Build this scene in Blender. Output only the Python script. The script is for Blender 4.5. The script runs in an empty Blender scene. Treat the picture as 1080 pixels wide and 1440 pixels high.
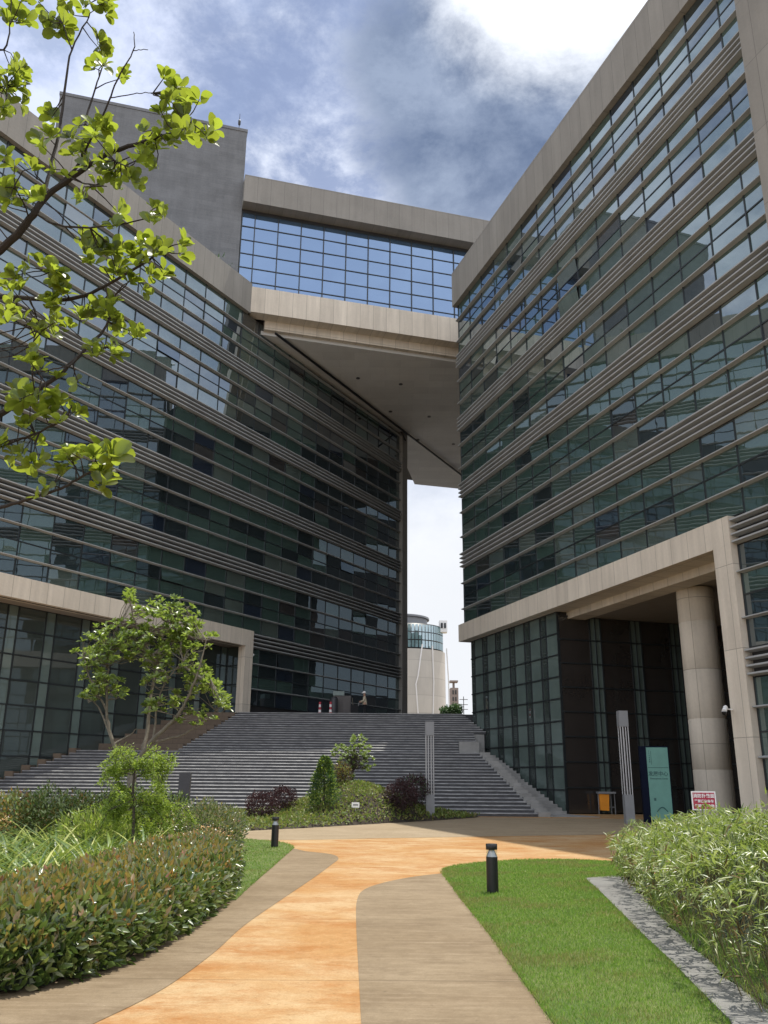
import bpy, bmesh, math, random
import numpy as np
from mathutils import Vector, Matrix, Euler
random.seed(7); RNG = np.random.default_rng(11)
SC = bpy.context.scene
COL = SC.collection
R = math.radians

# ------------------------------------------------------------------ camera
F_PX, PITCH, ROLL, EYE = 1200.0, R(17.2), R(0.45), 1.65
_c, _s = math.cos(PITCH), math.sin(PITCH)
FW = np.array([0, _c, _s]); _u0 = np.array([0, -_s, _c]); _r0 = np.array([1., 0, 0])
RT = _r0*math.cos(ROLL) + _u0*math.sin(ROLL); UP = _u0*math.cos(ROLL) - _r0*math.sin(ROLL)
CAM = np.array([0, 0, EYE])
def ray(x, y):
    d = FW*F_PX + RT*(x-540) - UP*(y-720)
    return d/np.linalg.norm(d)
def proj(p):
    q = np.asarray(p, float) - CAM; z = q @ FW
    return 540 + F_PX*(q @ RT)/z, 720 - F_PX*(q @ UP)/z
def atz(x, y, z=0.0):
    d = ray(x, y); return CAM + d*((z-EYE)/d[2])
def atY(x, y, Y):
    d = ray(x, y); return CAM + d*(Y/d[1])
cam = bpy.data.cameras.new('camera'); co = bpy.data.objects.new('camera', cam); COL.objects.link(co)
co.matrix_world = Matrix(((RT[0], UP[0], -FW[0], 0), (RT[1], UP[1], -FW[1], 0), (RT[2], UP[2], -FW[2], EYE), (0, 0, 0, 1)))
cam.sensor_fit = 'VERTICAL'; cam.sensor_height = 36; cam.lens = 36*F_PX/1440
cam.clip_start = 0.05; cam.clip_end = 4000
SC.camera = co
SC.render.resolution_x, SC.render.resolution_y = 768, 1024

# ------------------------------------------------------------------ materials
class NT:
    def __init__(s, tree): s.t = tree; s.n = tree.nodes; s.l = tree.links
    def new(s, typ, **kw):
        n = s.n.new(typ)
        for k, v in kw.items():
            if k.startswith('_'): setattr(n, k[1:], v)
            else: s.set(n, k, v)
        return n
    def set(s, n, k, v):
        key = int(k[1:]) if k[0] == 'i' and k[1:].isdigit() else k.replace('__', ' ')
        sock = n.inputs[key]
        if isinstance(v, bpy.types.NodeSocket): s.l.new(v, sock)
        elif isinstance(v, (tuple, list)) and len(v) == 3 and len(sock.default_value) == 4: sock.default_value = (*v, 1)
        else: sock.default_value = v
    def math(s, op, a, b=0.0, clamp=False):
        n = s.new('ShaderNodeMath', _operation=op, i0=a, i1=b); n.use_clamp = clamp; return n.outputs[0]
    def mix(s, fac, a, b, typ='MIX'):
        n = s.new('ShaderNodeMix', _data_type='RGBA', _blend_type=typ)
        n.clamp_factor = True
        s.set(n, 'i0', fac); s.set(n, 'i6', a); s.set(n, 'i7', b); return n.outputs[2]
    def ramp(s, fac, *stops):
        n = s.new('ShaderNodeValToRGB', Fac=fac); e = n.color_ramp.elements
        while len(e) < len(stops): e.new(0.5)
        for el, (p, c) in zip(e, stops):
            el.position = p; el.color = (c, c, c, 1) if isinstance(c, (int, float)) else (*c, 1)
        return n.outputs[0]
    def rng(s, v, a, b, c=0., d=1., smooth=True):
        n = s.new('ShaderNodeMapRange', _interpolation_type='SMOOTHSTEP' if smooth else 'LINEAR', i0=v, i1=a, i2=b, i3=c, i4=d)
        return n.outputs[0]
    def noise(s, vec, scale, detail=4., rough=.55, dist=0.):
        n = s.new('ShaderNodeTexNoise', Scale=scale, Detail=detail, Roughness=rough, Distortion=dist)
        if vec is not None: s.l.new(vec, n.inputs['Vector'])
        return n.outputs[0]
    def mapping(s, vec, scale=(1, 1, 1), rot=(0, 0, 0)):
        n = s.new('ShaderNodeMapping'); s.l.new(vec, n.inputs[0]); n.inputs['Scale'].default_value = scale
        n.inputs['Rotation'].default_value = rot; return n.outputs[0]
MATS = {}
def newmat(name):
    m = bpy.data.materials.new(name); m.use_nodes = True; t = NT(m.node_tree); t.n.clear()
    out = t.new('ShaderNodeOutputMaterial'); MATS[name] = m
    return m, t, out
def coords(t, which='Object'): return t.new('ShaderNodeTexCoord').outputs[which]
def plain(name, col, rough=.6, metal=0., var=.12, scale=3., spec=.5, bump=0.):
    m, t, out = newmat(name); v = coords(t)
    n = t.noise(v, scale, 5.)
    c = t.mix(n, tuple(x*(1-var*1.6) for x in col), tuple(min(1, x*(1+var*1.6)) for x in col))
    p = t.new('ShaderNodeBsdfPrincipled', Base__Color=c, Roughness=rough, Metallic=metal)
    p.inputs['Specular IOR Level'].default_value = spec
    if bump:
        b = t.new('ShaderNodeBump', Strength=bump, Distance=.02, Height=t.noise(v, scale*8, 4.)); t.l.new(b.outputs[0], p.inputs['Normal'])
    t.l.new(p.outputs[0], out.inputs[0]); return m
def stone(name, col, tile_w, tile_h, joint=.012, offset=0., var=.1, streak=.12, jointdark=.55, rough=.8, course=0.):
    m, t, out = newmat(name); uv = coords(t, 'UV'); v = coords(t)
    br = t.new('ShaderNodeTexBrick', Scale=1.0, Color1=(.5, .5, .5), Color2=(.85, .85, .85), Mortar=(0, 0, 0))
    br.inputs['Mortar Size'].default_value = joint; br.inputs['Brick Width'].default_value = tile_w; br.inputs['Row Height'].default_value = tile_h
    br.inputs['Mortar Smooth'].default_value = .3; br.offset = offset
    t.l.new(uv, br.inputs['Vector'])
    big = t.noise(v, .45, 5.); fine = t.noise(v, 9., 6.)
    stk = t.noise(t.mapping(uv, (1.6, .12, 1)), 1.5, 5., .6)
    val = t.math('ADD', t.math('MULTIPLY', t.math('SUBTRACT', big, .5), var*3.2), t.math('MULTIPLY', t.math('SUBTRACT', fine, .5), var*1.6))
    val = t.math('ADD', val, t.math('MULTIPLY', t.math('SUBTRACT', stk, .5), streak*2.6))
    val = t.math('ADD', val, t.math('MULTIPLY', t.math('SUBTRACT', br.outputs[0], .67), .35))
    val = t.math('ADD', val, 1.0)
    if course:
        w = t.noise(t.mapping(uv, (.25, 9., 1)), 1.0, 4., .7)
        val = t.math('ADD', val, t.math('MULTIPLY', t.math('SUBTRACT', w, .5), course))
    c = t.new('ShaderNodeVectorMath', _operation='SCALE'); c.inputs[0].default_value = col; t.l.new(val, c.inputs['Scale'])
    cc = t.mix(br.outputs['Fac'], c.outputs[0], tuple(x*jointdark for x in col))
    p = t.new('ShaderNodeBsdfPrincipled', Base__Color=cc, Roughness=rough)
    p.inputs['Specular IOR Level'].default_value = .3
    b = t.new('ShaderNodeBump', Strength=.25, Distance=.02, Height=t.math('SUBTRACT', fine, br.outputs['Fac'])); t.l.new(b.outputs[0], p.inputs['Normal'])
    t.l.new(p.outputs[0], out.inputs[0]); return m
def glass(name, col, base=.17, gain=1.0, tint=(.82, .93, 1.0), wav=.03, blind=0.):
    m, t, out = newmat(name); v = coords(t)
    n = t.noise(v, .7, 3.)
    c = t.mix(n, tuple(x*.6 for x in col), tuple(x*1.4 for x in col))
    if blind:
        w = t.noise(t.mapping(v, (.3, .3, 14.)), 1.0, 3., .6); c = t.mix(t.math('MULTIPLY', w, blind), c, tuple(x*.35 for x in col))
    d = t.new('ShaderNodeBsdfDiffuse', Color=c)
    g = t.new('ShaderNodeBsdfGlossy', Color=tint, Roughness=.0)
    b = t.new('ShaderNodeBump', Strength=wav, Distance=.05, Height=t.noise(v, .9, 2.))
    t.l.new(b.outputs[0], g.inputs['Normal'])
    fr = t.new('ShaderNodeFresnel', IOR=1.75)
    f = t.math('ADD', t.math('MULTIPLY', fr.outputs[0], gain), base, True)
    mx = t.new('ShaderNodeMixShader', i0=f, i1=d.outputs[0], i2=g.outputs[0]); t.l.new(mx.outputs[0], out.inputs[0]); return m
def leafmat(name, cols, trans=(.3, .5, .04), tw=.45, rough=.4, spec=.5):
    """per-leaf colour from the island's random number; light passes through the blade"""
    m, t, out = newmat(name); g = t.new('ShaderNodeNewGeometry')
    st = [(i/(max(1, len(cols)-1)), c) for i, c in enumerate(cols)]
    c = t.ramp(g.outputs['Random Per Island'], *st)
    p = t.new('ShaderNodeBsdfPrincipled', Base__Color=c, Roughness=rough); p.inputs['Specular IOR Level'].default_value = spec
    tr = t.new('ShaderNodeBsdfTranslucent', Color=t.mix(.35, trans, t.mix(1., c, (3., 3., 3.), 'MULTIPLY')))
    mx = t.new('ShaderNodeMixShader', i0=tw, i1=p.outputs[0], i2=tr.outputs[0]); t.l.new(mx.outputs[0], out.inputs[0]); return m

M_CONC = stone('pale_stone_cladding', (.25, .235, .208), 1.02, 3.0, .012, 0., .10, .16)
M_CREAM_LIT = stone('cream_lit_stone_cladding', (.57, .51, .425), 1.02, 3.0, .014, 0., .10, .24)  # paler portal stone, lightened further: ground bounce is put into its colour
M_CONCG = stone('grey_stone_cladding', (.23, .218, .198), 1.02, 3.0, .01, 0., .12, .16)
M_TOWER = stone('dark_grey_stone', (.155, .160, .168), 1.2, .42, .006, .5, .22, .16, .8, course=.4)
M_SOFF = stone('plaster_soffit', (.66, .66, .64), 2.4, 1.2, .008, .5, .10, .02, .75)
M_FIN = plain('stone_louvre', (.315, .325, .325), .7, 0, .16, .8)
M_SPAN = plain('dark_spandrel', (.022, .021, .021), .5, 0, .3, .5)
M_DARK = plain('dark_interior', (.018, .017, .018), .7, 0, .3, .5)
M_MULL = plain('black_mullion', (.018, .022, .024), .4)
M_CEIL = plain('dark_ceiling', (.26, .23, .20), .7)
G_MATS = [glass('glass_dark', (.020, .028, .030)), glass('glass_green', (.052, .088, .074), blind=.3), glass('glass_blind', (.095, .122, .106), blind=.45),
          glass('glass_navy', (.018, .026, .040)), glass('glass_brown', (.040, .038, .036))]
G_BRIDGE = glass('glass_bridge', (.04, .07, .11), .30, .55, (.50, .68, 1.0), .02)
G_TEAL = glass('glass_teal_strip', (.125, .165, .150), .08, .6, blind=.2)
G_LOB = glass('glass_lobby', (.050, .062, .056), .08, .6)
G_LOBD = glass('glass_recess', (.036, .031, .028), .05, .5)
G_FARG = glass('glass_far', (.16, .26, .27), .25, .5)
M_STEP = plain('black_granite_riser', (.048, .048, .053), .55, 0, .45, 6.)
def nosing():
    m, t, out = newmat('worn_granite_nosing'); v = coords(t)
    a = t.noise(t.mapping(v, (1.1, 1, 6.)), 1.6, 5., .7); b = t.noise(v, 14., 3.)
    c = t.mix(t.ramp(a, (.38, 0.), (.66, 1.)), (.14, .14, .148), (.38, .378, .372)); c = t.mix(t.math('MULTIPLY', b, .5), c, (.12, .12, .12))
    p = t.new('ShaderNodeBsdfPrincipled', Base__Color=c, Roughness=.5); t.l.new(p.outputs[0], out.inputs[0]); return m
M_NOSE = nosing()
M_PLINTH = stone('brown_stone_plinth', (.135, .102, .075), .9, .3, .008, .5, .2, .1)
M_GREYST = plain('grey_granite', (.24, .235, .225), .75, 0, .35, 1.6, bump=.2)
M_BLACK = plain('black_metal', (.010, .010, .011), .38)
M_GREYM = plain('grey_painted_metal', (.20, .205, .215), .45)
M_DGREY = plain('charcoal_panel', (.045, .046, .052), .5)
M_STEEL = plain('brushed_steel', (.42, .42, .43), .35, .6)
M_WHITE = plain('white_paint', (.78, .77, .75), .5, 0, .05)
M_RED = plain('red_sign_paint', (.36, .014, .045), .5, 0, .08)
M_REDP = plain('red_plastic', (.42, .04, .06), .5)
M_ORANGE = plain('orange_plastic', (.72, .27, .02), .45, 0, .1)
M_NAVY = plain('navy_panel', (.005, .008, .022), .7, spec=.1)
M_TEAL = plain('teal_panel', (.12, .29, .245), .45, 0, .12)
M_TEALD = plain('dark_teal_print', (.02, .09, .085), .5)
M_BARK = plain('brown_bark', (.060, .047, .036), .9, 0, .4, 20., bump=.5)
M_BARKD = plain('dark_bark', (.022, .017, .014), .9, 0, .4, 20., bump=.5)
M_BARKP = plain('pale_bark', (.15, .13, .10), .9, 0, .4, 12., bump=.4)
M_STEM = plain('green_brown_stem', (.10, .085, .03), .8, 0, .4, 20.)
M_SOIL = plain('soil', (.030, .022, .014), .95, 0, .5, 4., bump=.6)
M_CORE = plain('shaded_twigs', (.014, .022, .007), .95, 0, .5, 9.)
M_COAT = plain('cream_cloth', (.50, .44, .33), .85); M_TROU = plain('black_cloth', (.012, .012, .014), .9); M_SKIN = plain('skin', (.38, .22, .15), .6)
M_CAB = plain('grey_brown_cabinet', (.085, .075, .072), .6); M_CABT = plain('teal_grey_panel', (.16, .21, .20), .4)
M_FARC = stone('far_concrete', (.50, .47, .42), 60, 3.2, .06, 0., .06, .08, .85)
M_FARB = plain('far_brown_brick', (.22, .18, .16), .8); M_CLEAR = None
m, t, out = newmat('clear_acrylic'); g = t.new('ShaderNodeBsdfGlossy', Roughness=.05, Color=(1, 1, 1)); tr = t.new('ShaderNodeBsdfTransparent', Color=(.92, .95, .95))
mx = t.new('ShaderNodeMixShader', i0=.12, i1=tr.outputs[0], i2=g.outputs[0]); t.l.new(mx.outputs[0], out.inputs[0]); M_CLEAR = m
def paving(name, a, b, c, brush, iso=False):
    m, t, out = newmat(name); v = coords(t)
    big = t.noise(t.mapping(v, (.8, 1.0, 1)), .55, 7., .65, .5); mid = t.noise(t.mapping(v, (.7, 1.3, 1)), 1.1, 9., .78, .25); grain = t.noise(v, 60., 4., .7)
    col = t.mix(t.ramp(big, (.40, 0.), (.60, 1.)), a, b); col = t.mix(t.ramp(mid, (.46, 0.), (.66, 1.)), col, c)
    line = t.noise(t.mapping(v, (.55, 7., 1)), 1.9, 6., .78, .15)
    col = t.mix(t.math('MULTIPLY', t.ramp(line, (.5, 0.), (.78, 1.)), brush), col, tuple(min(1, x*1.5+.05) for x in a))
    col = t.mix(t.math('MULTIPLY', t.ramp(line, (.2, 1.), (.42, 0.)), brush*.8), col, tuple(x*.55 for x in a))
    speck = t.noise(v, 17., 4., .7); peb = t.noise(v, 7., 5., .75)
    col = t.mix(t.math('MULTIPLY', t.ramp(peb, (.5, 0.), (.68, 1.)), .30), col, tuple(x*.62 for x in a)); col = t.mix(t.math('MULTIPLY', t.ramp(peb, (.32, 1.), (.48, 0.)), .22), col, tuple(min(1, x*1.25+.03) for x in b))
    col = t.mix(t.math('MULTIPLY', t.ramp(speck, (.60, 0.), (.70, 1.)), .5), col, tuple(x*.4 for x in a))
    col = t.mix(t.math('MULTIPLY', t.ramp(grain, (.35, 0.), (.7, 1.)), .42), col, tuple(x*.55 for x in a))
    yy = t.math('FRACT', t.math('MULTIPLY', t.new('ShaderNodeSeparateXYZ', i0=v).outputs[1], .31)); jn = t.rng(t.math('ABSOLUTE', t.math('SUBTRACT', yy, .5)), .002, .006, .55, 0.)
    col = t.mix(jn, col, tuple(x*.5 for x in a))
    p = t.new('ShaderNodeBsdfPrincipled', Base__Color=col, Roughness=.85); p.inputs['Specular IOR Level'].default_value = .25
    bp = t.new('ShaderNodeBump', Strength=.45, Distance=.01, Height=t.math('ADD', grain, t.math('MULTIPLY', line, 1.2))); t.l.new(bp.outputs[0], p.inputs['Normal'])
    t.l.new(p.outputs[0], out.inputs[0]); return m
M_ORP = paving('orange_washed_concrete', (.345, .188, .068), (.41, .29, .155), (.285, .115, .027), .14)
M_BRP = paving('brown_broomed_concrete', (.185, .135, .080), (.23, .175, .11), (.145, .103, .06), .75)
M_BAND = paving('beige_concrete_band', (.26, .20, .125), (.30, .235, .155), (.22, .165, .10), .3)
M_GROUND = paving('far_pavement', (.30, .24, .17), (.34, .28, .2), (.26, .2, .14), .3)
M_STRIP = paving('grey_stone_strip', (.17, .166, .155), (.21, .205, .19), (.125, .12, .112), .2)
M_LAWN = None
m, t, out = newmat('lawn_soil'); v = coords(t); n1 = t.noise(v, 1.1, 5., .6); n2 = t.noise(v, 30., 4.)
c = t.mix(t.ramp(n1, (.35, 0.), (.7, 1.)), (.075, .12, .02), (.17, .18, .055)); c = t.mix(t.math('MULTIPLY', n2, .5), c, (.02, .045, .006))
p = t.new('ShaderNodeBsdfPrincipled', Base__Color=c, Roughness=.95); b = t.new('ShaderNodeBump', Strength=.8, Distance=.03, Height=n2); t.l.new(b.outputs[0], p.inputs['Normal']); t.l.new(p.outputs[0], out.inputs[0]); M_LAWN = m
L_FORE = leafmat('young_magnolia_leaf', [(.015, .030, .004), (.03, .055, .007), (.06, .10, .012), (.14, .20, .025)], (.52, .60, .05), .45, .36)
L_MAG = leafmat('magnolia_leaf', [(0.046, 0.081, 0.014), (0.081, 0.127, 0.023), (0.127, 0.184, 0.035), (0.196, 0.252, 0.069)], (.32, .42, .05), .38, .33, .7)
L_HDG = leafmat('dark_glossy_leaf', [(0.031, 0.058, 0.017), (0.058, 0.099, 0.025), (0.102, 0.145, 0.034), (0.187, 0.221, 0.068)], (.18, .25, .03), .22, .27, .7)
L_TIP = leafmat('orange_young_leaf', [(0.095, 0.135, 0.030), (0.149, 0.162, 0.041), (0.216, 0.142, 0.041), (0.135, 0.155, 0.041), (0.176, 0.162, 0.047), (0.270, 0.101, 0.047)], (.40, .28, .05), .30, .26, .8)
L_BAM = leafmat('bamboo_leaf', [(.055, .090, .016), (.10, .145, .03), (.16, .20, .048), (.28, .30, .12)], (.32, .42, .06), .32, .38, .6)
L_BRN = leafmat('dry_leaf', [(.10, .07, .03), (.17, .12, .05)], (.2, .14, .04), .2, .7, .2)
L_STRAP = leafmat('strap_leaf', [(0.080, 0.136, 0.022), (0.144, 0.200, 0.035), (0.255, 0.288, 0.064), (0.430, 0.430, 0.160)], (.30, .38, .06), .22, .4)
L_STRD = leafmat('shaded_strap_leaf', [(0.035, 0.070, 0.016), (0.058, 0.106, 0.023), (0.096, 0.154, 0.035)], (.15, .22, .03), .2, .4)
L_FEA = leafmat('feathery_leaf', [(0.081, 0.135, 0.016), (0.149, 0.216, 0.030), (0.243, 0.317, 0.054)], (.40, .50, .06), .45, .45)
L_CON = leafmat('dark_conifer_leaf', [(0.024, 0.060, 0.018), (0.045, 0.098, 0.027), (0.075, 0.135, 0.038)], (.10, .2, .03), .2, .6)
L_PUR = leafmat('purple_leaf', [(.018, .009, .010), (.034, .014, .016), (.060, .026, .028)], (.09, .03, .03), .18, .5)
L_PAL = leafmat('pale_green_leaf', [(0.130, 0.195, 0.065), (0.221, 0.286, 0.117), (0.390, 0.442, 0.260)], (.35, .45, .12), .3, .35, .6)
L_GCV = leafmat('ground_cover_leaf', [(0.063, 0.108, 0.018), (0.126, 0.180, 0.032), (0.198, 0.225, 0.054), (0.180, 0.135, 0.054)], (.22, .3, .04), .25, .55)
L_WHT = leafmat('grey_green_leaf', [(0.048, 0.072, 0.029), (0.112, 0.136, 0.064), (0.256, 0.272, 0.160), (0.288, 0.208, 0.112)], (.2, .24, .06), .22, .3, .7)
L_GRS = leafmat('grass_blade', [(.055, .125, .016), (.095, .19, .028), (.15, .245, .045), (.26, .30, .09)], (.26, .42, .05), .35, .6, .2)
L_GRY = leafmat('dry_grass_blade', [(0.120, 0.144, 0.036), (0.192, 0.204, 0.060), (0.288, 0.264, 0.108)], (.3, .34, .08), .3, .7, .2)

# ------------------------------------------------------------------ builders
class Fr:
    def __init__(s, P, D, N=None):
        s.P = np.array([P[0], P[1], 0.]); d = np.array(D, float); d /= np.linalg.norm(d); s.D = np.array([d[0], d[1], 0.])
        n = np.array([d[1], -d[0]]) if N is None else np.array(N, float); s.N = np.array([n[0], n[1], 0.])
    def pt(s, a, o, z): q = s.P + s.D*a + s.N*o; return (q[0], q[1], z)
W0 = Fr((0, 0), (1, 0), (0, 1))
WLOC = {}
class MB:
    def __init__(s): s.v = []; s.f = []; s.m = []; s.uv = []; s.sm = []
    def face(s, pts, mat=0, uv=None, smooth=False):
        i = len(s.v); s.v += [tuple(map(float, p)) for p in pts]; s.f.append(list(range(i, i+len(pts)))); s.m.append(mat); s.sm.append(smooth)
        s.uv.append(uv if uv is not None else [(0, 0)]*len(pts))
    def solid(s, verts, faces, mat=0, uvs=None, smooth=False):
        i = len(s.v); s.v += [tuple(map(float, p)) for p in verts]
        for k, f in enumerate(faces):
            s.f.append([i+j for j in f]); s.m.append(mat if isinstance(mat, int) else mat[k]); s.sm.append(smooth)
            s.uv.append(uvs[k] if uvs else [(0, 0)]*len(f))
    def box(s, fr, a0, a1, o0, o1, z0, z1, mat=0):
        c = [(a, o, z) for z in (z0, z1) for o in (o0, o1) for a in (a0, a1)]
        vs = [fr.pt(*q) for q in c]
        fs = [(0, 1, 3, 2), (4, 6, 7, 5), (0, 4, 5, 1), (2, 3, 7, 6), (0, 2, 6, 4), (1, 5, 7, 3)]
        kinds = ['so', 'so', 'sz', 'sz', 'oz', 'oz']; uvs = []
        for f, k in zip(fs, kinds):
            uvs.append([(c[j][0], c[j][1]) if k == 'so' else (c[j][0], c[j][2]) if k == 'sz' else (c[j][1], c[j][2]) for j in f])
        s.solid(vs, fs, mat, uvs)
    def prism(s, fr, a0, a1, prof, mat=0, mats=None):
        n = len(prof); vs = [fr.pt(a0, o, z) for o, z in prof] + [fr.pt(a1, o, z) for o, z in prof]
        fs = [(i, (i+1) % n, n+(i+1) % n, n+i) for i in range(n)] + [tuple(range(n)), tuple(range(2*n-1, n-1, -1))]
        per = [0]
        for i in range(n): q, p = prof[(i+1) % n], prof[i]; per.append(per[-1]+math.hypot(q[0]-p[0], q[1]-p[1]))
        uvs = [[(a0, per[i]), (a0, per[i+1]), (a1, per[i+1]), (a1, per[i])] for i in range(n)] + [list(prof), list(reversed(prof))]
        s.solid(vs, fs, mat if mats is None else list(mats)+[mat, mat], uvs)
    def tube(s, pts, radii, n=8, mat=0, cap=True):
        pts = [Vector(p) for p in pts]; rings = []; up = Vector((.13, .21, .97))
        for i, p in enumerate(pts):
            d = (pts[min(i+1, len(pts)-1)] - pts[max(i-1, 0)]); d = d.normalized() if d.length > 1e-9 else Vector((0, 0, 1))
            a = d.cross(up); a = a.normalized() if a.length > 1e-3 else d.cross(Vector((1, 0, 0))).normalized(); b = d.cross(a)
            r = radii[i] if isinstance(radii, (list, tuple)) else radii
            rings.append([p + (a*math.cos(2*math.pi*k/n) + b*math.sin(2*math.pi*k/n))*r for k in range(n)])
        vs = [q for r_ in rings for q in r_]; fs = []
        for i in range(len(pts)-1):
            for k in range(n): fs.append((i*n+k, i*n+(k+1) % n, (i+1)*n+(k+1) % n, (i+1)*n+k))
        if cap: fs += [tuple(range(n)), tuple((len(pts)-1)*n+k for k in range(n-1, -1, -1))]
        s.solid(vs, fs, mat, None, True)
    def lathe(s, c, prof, n=24, mat=0, mats=None, a0=0., smooth=True):
        vs = []; fs = []; ms = []; uvs = []
        for r, z in prof:
            for k in range(n): a = a0+2*math.pi*k/n; vs.append((c[0]+r*math.cos(a), c[1]+r*math.sin(a), c[2]+z))
        R0 = max(r for r, z in prof)
        for i in range(len(prof)-1):
            for k in range(n):
                fs.append((i*n+k, i*n+(k+1) % n, (i+1)*n+(k+1) % n, (i+1)*n+k)); ms.append(mat if mats is None else mats[i])
                u0, u1 = 2*math.pi*R0*k/n, 2*math.pi*R0*(k+1)/n
                uvs.append([(u0, prof[i][1]), (u1, prof[i][1]), (u1, prof[i+1][1]), (u0, prof[i+1][1])])
        fs += [tuple(range(n-1, -1, -1)), tuple((len(prof)-1)*n+k for k in range(n))]; ms += [ms[0], ms[-1]]; uvs += [[(0, 0)]*n]*2
        s.solid(vs, fs, ms, uvs, smooth)
    def build(s, name, mats, parent=None, recalc=True, sharp=True):
        off = np.array(WLOC.get(parent.name, (0, 0, 0))) if parent else np.zeros(3)
        me = bpy.data.meshes.new(name)
        me.from_pydata([tuple(np.array(p)-off) for p in s.v], [], s.f)
        for mm in (mats if isinstance(mats, (list, tuple)) else [mats]): me.materials.append(mm)
        me.polygons.foreach_set('material_index', s.m); me.polygons.foreach_set('use_smooth', s.sm)
        ul = me.uv_layers.new(name='UVMap'); flat = [c for f in s.uv for q in f for c in q]
        ul.data.foreach_set('uv', flat)
        if recalc:
            bm = bmesh.new(); bm.from_mesh(me); bmesh.ops.recalc_face_normals(bm, faces=bm.faces)
            if any(s.sm):
                for e in bm.edges:
                    if len(e.link_faces) == 2 and e.calc_face_angle(0) > .7: e.smooth = False
            bm.to_mesh(me); bm.free()
        o = bpy.data.objects.new(name, me); COL.objects.link(o)
        if parent: o.parent = parent
        WLOC[o.name] = tuple(off)
        return o
def tag(o, label=None, cat=None, group=None, kind=None):
    if label: o['label'] = label
    if cat: o['category'] = cat
    if group: o['group'] = group
    if kind: o['kind'] = kind
    return o
def thing(name, loc, label, cat, group=None):
    o = bpy.data.objects.new(name, None); o.location = loc; o.empty_display_size = .2; COL.objects.link(o); WLOC[o.name] = tuple(map(float, loc))
    return tag(o, label, cat, group)
def copy_thing(o, loc, label):
    n = o.copy(); COL.objects.link(n); n.location = loc; n['label'] = label; WLOC[n.name] = tuple(loc)
    for ch in list(o.children):
        c = ch.copy(); COL.objects.link(c); c.parent = n
        for g in list(ch.children): d = g.copy(); COL.objects.link(d); d.parent = c
    return n
def leaves(name, mats, pos, d, up, L, Wd, mi=None, parent=None, prof=None, bend=0., fold=.25):
    """one mesh of many blades; prof = width profile along the blade (None: single folded diamond)"""
    pos = np.asarray(pos, float); n = len(pos); d = np.asarray(d, float); up = np.asarray(up, float)
    d = d/np.linalg.norm(d, axis=1, keepdims=True); sd = np.cross(d, up); sd /= (np.linalg.norm(sd, axis=1, keepdims=True)+1e-9); nn = np.cross(sd, d)
    L = np.broadcast_to(L, (n,))[:, None]; Wd = np.broadcast_to(Wd, (n,))[:, None]
    mi = np.zeros(n, int) if mi is None else np.asarray(mi)
    off = np.array(WLOC.get(parent.name, (0, 0, 0))) if parent else np.zeros(3)
    pos = pos - off
    if prof is None:
        V = np.stack([pos, pos+d*L*.45+sd*Wd*.5+nn*Wd*fold, pos+d*L, pos+d*L*.45-sd*Wd*.5+nn*Wd*fold], 1); k = 4
        F = np.array([[0, 1, 2], [0, 2, 3]])
    else:
        rows = len(prof); cs = []
        for i, w in enumerate(prof):
            tt = i/(rows-1); c = pos + d*L*tt - nn*L*bend*tt*tt
            cs += [c+sd*Wd*.5*w+nn*Wd*fold*w, c, c-sd*Wd*.5*w+nn*Wd*fold*w]
        V = np.stack(cs, 1); k = 3*rows; F = []
        for i in range(rows-1):
            a = 3*i; F += [[a, a+1, a+4], [a, a+4, a+3], [a+1, a+2, a+5], [a+1, a+5, a+4]]
        F = np.array(F)
    nf = len(F); tri = (F[None]+(np.arange(n)*k)[:, None, None]).reshape(-1)
    me = bpy.data.meshes.new(name); me.vertices.add(n*k); me.vertices.foreach_set('co', V.reshape(-1))
    me.loops.add(n*nf*3); me.loops.foreach_set('vertex_index', tri.astype(np.int32)); me.polygons.add(n*nf)
    me.polygons.foreach_set('loop_start', np.arange(0, n*nf*3, 3, dtype=np.int32))
    for mm in (mats if isinstance(mats, (list, tuple)) else [mats]): me.materials.append(mm)
    me.polygons.foreach_set('material_index', np.repeat(mi, nf).astype(np.int32))
    me.update(calc_edges=True); me.validate()
    o = bpy.data.objects.new(name, me); COL.objects.link(o)
    if parent: o.parent = parent
    WLOC[o.name] = tuple(off)
    return o
def rdir(n): v = RNG.normal(size=(n, 3)); return v/np.linalg.norm(v, axis=1, keepdims=True)
def catmull(pts, sub=6, closed=False):
    pts = [np.array(p, float) for p in pts]; out = []; n = len(pts)
    for i in range(n if closed else n-1):
        g = (lambda j: pts[j % n]) if closed else (lambda j: pts[min(max(j, 0), n-1)])
        a, b, c, d = g(i-1), g(i), g(i+1), g(i+2)
        for k in range(sub):
            t = k/sub; out.append(.5*((2*b)+(c-a)*t+(2*a-5*b+4*c-d)*t*t+(3*b-a-3*c+d)*t**3))
    if not closed: out.append(pts[-1])
    return out
def vnoise(x, y, s=1.0, seed=0.):
    return (np.sin(x*1.7*s+seed)+np.sin(y*2.3*s+seed*1.7)+np.sin((x+y)*1.1*s+seed*.6)+np.sin((x-1.4*y)*2.9*s+seed*2.1))/4
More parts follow.
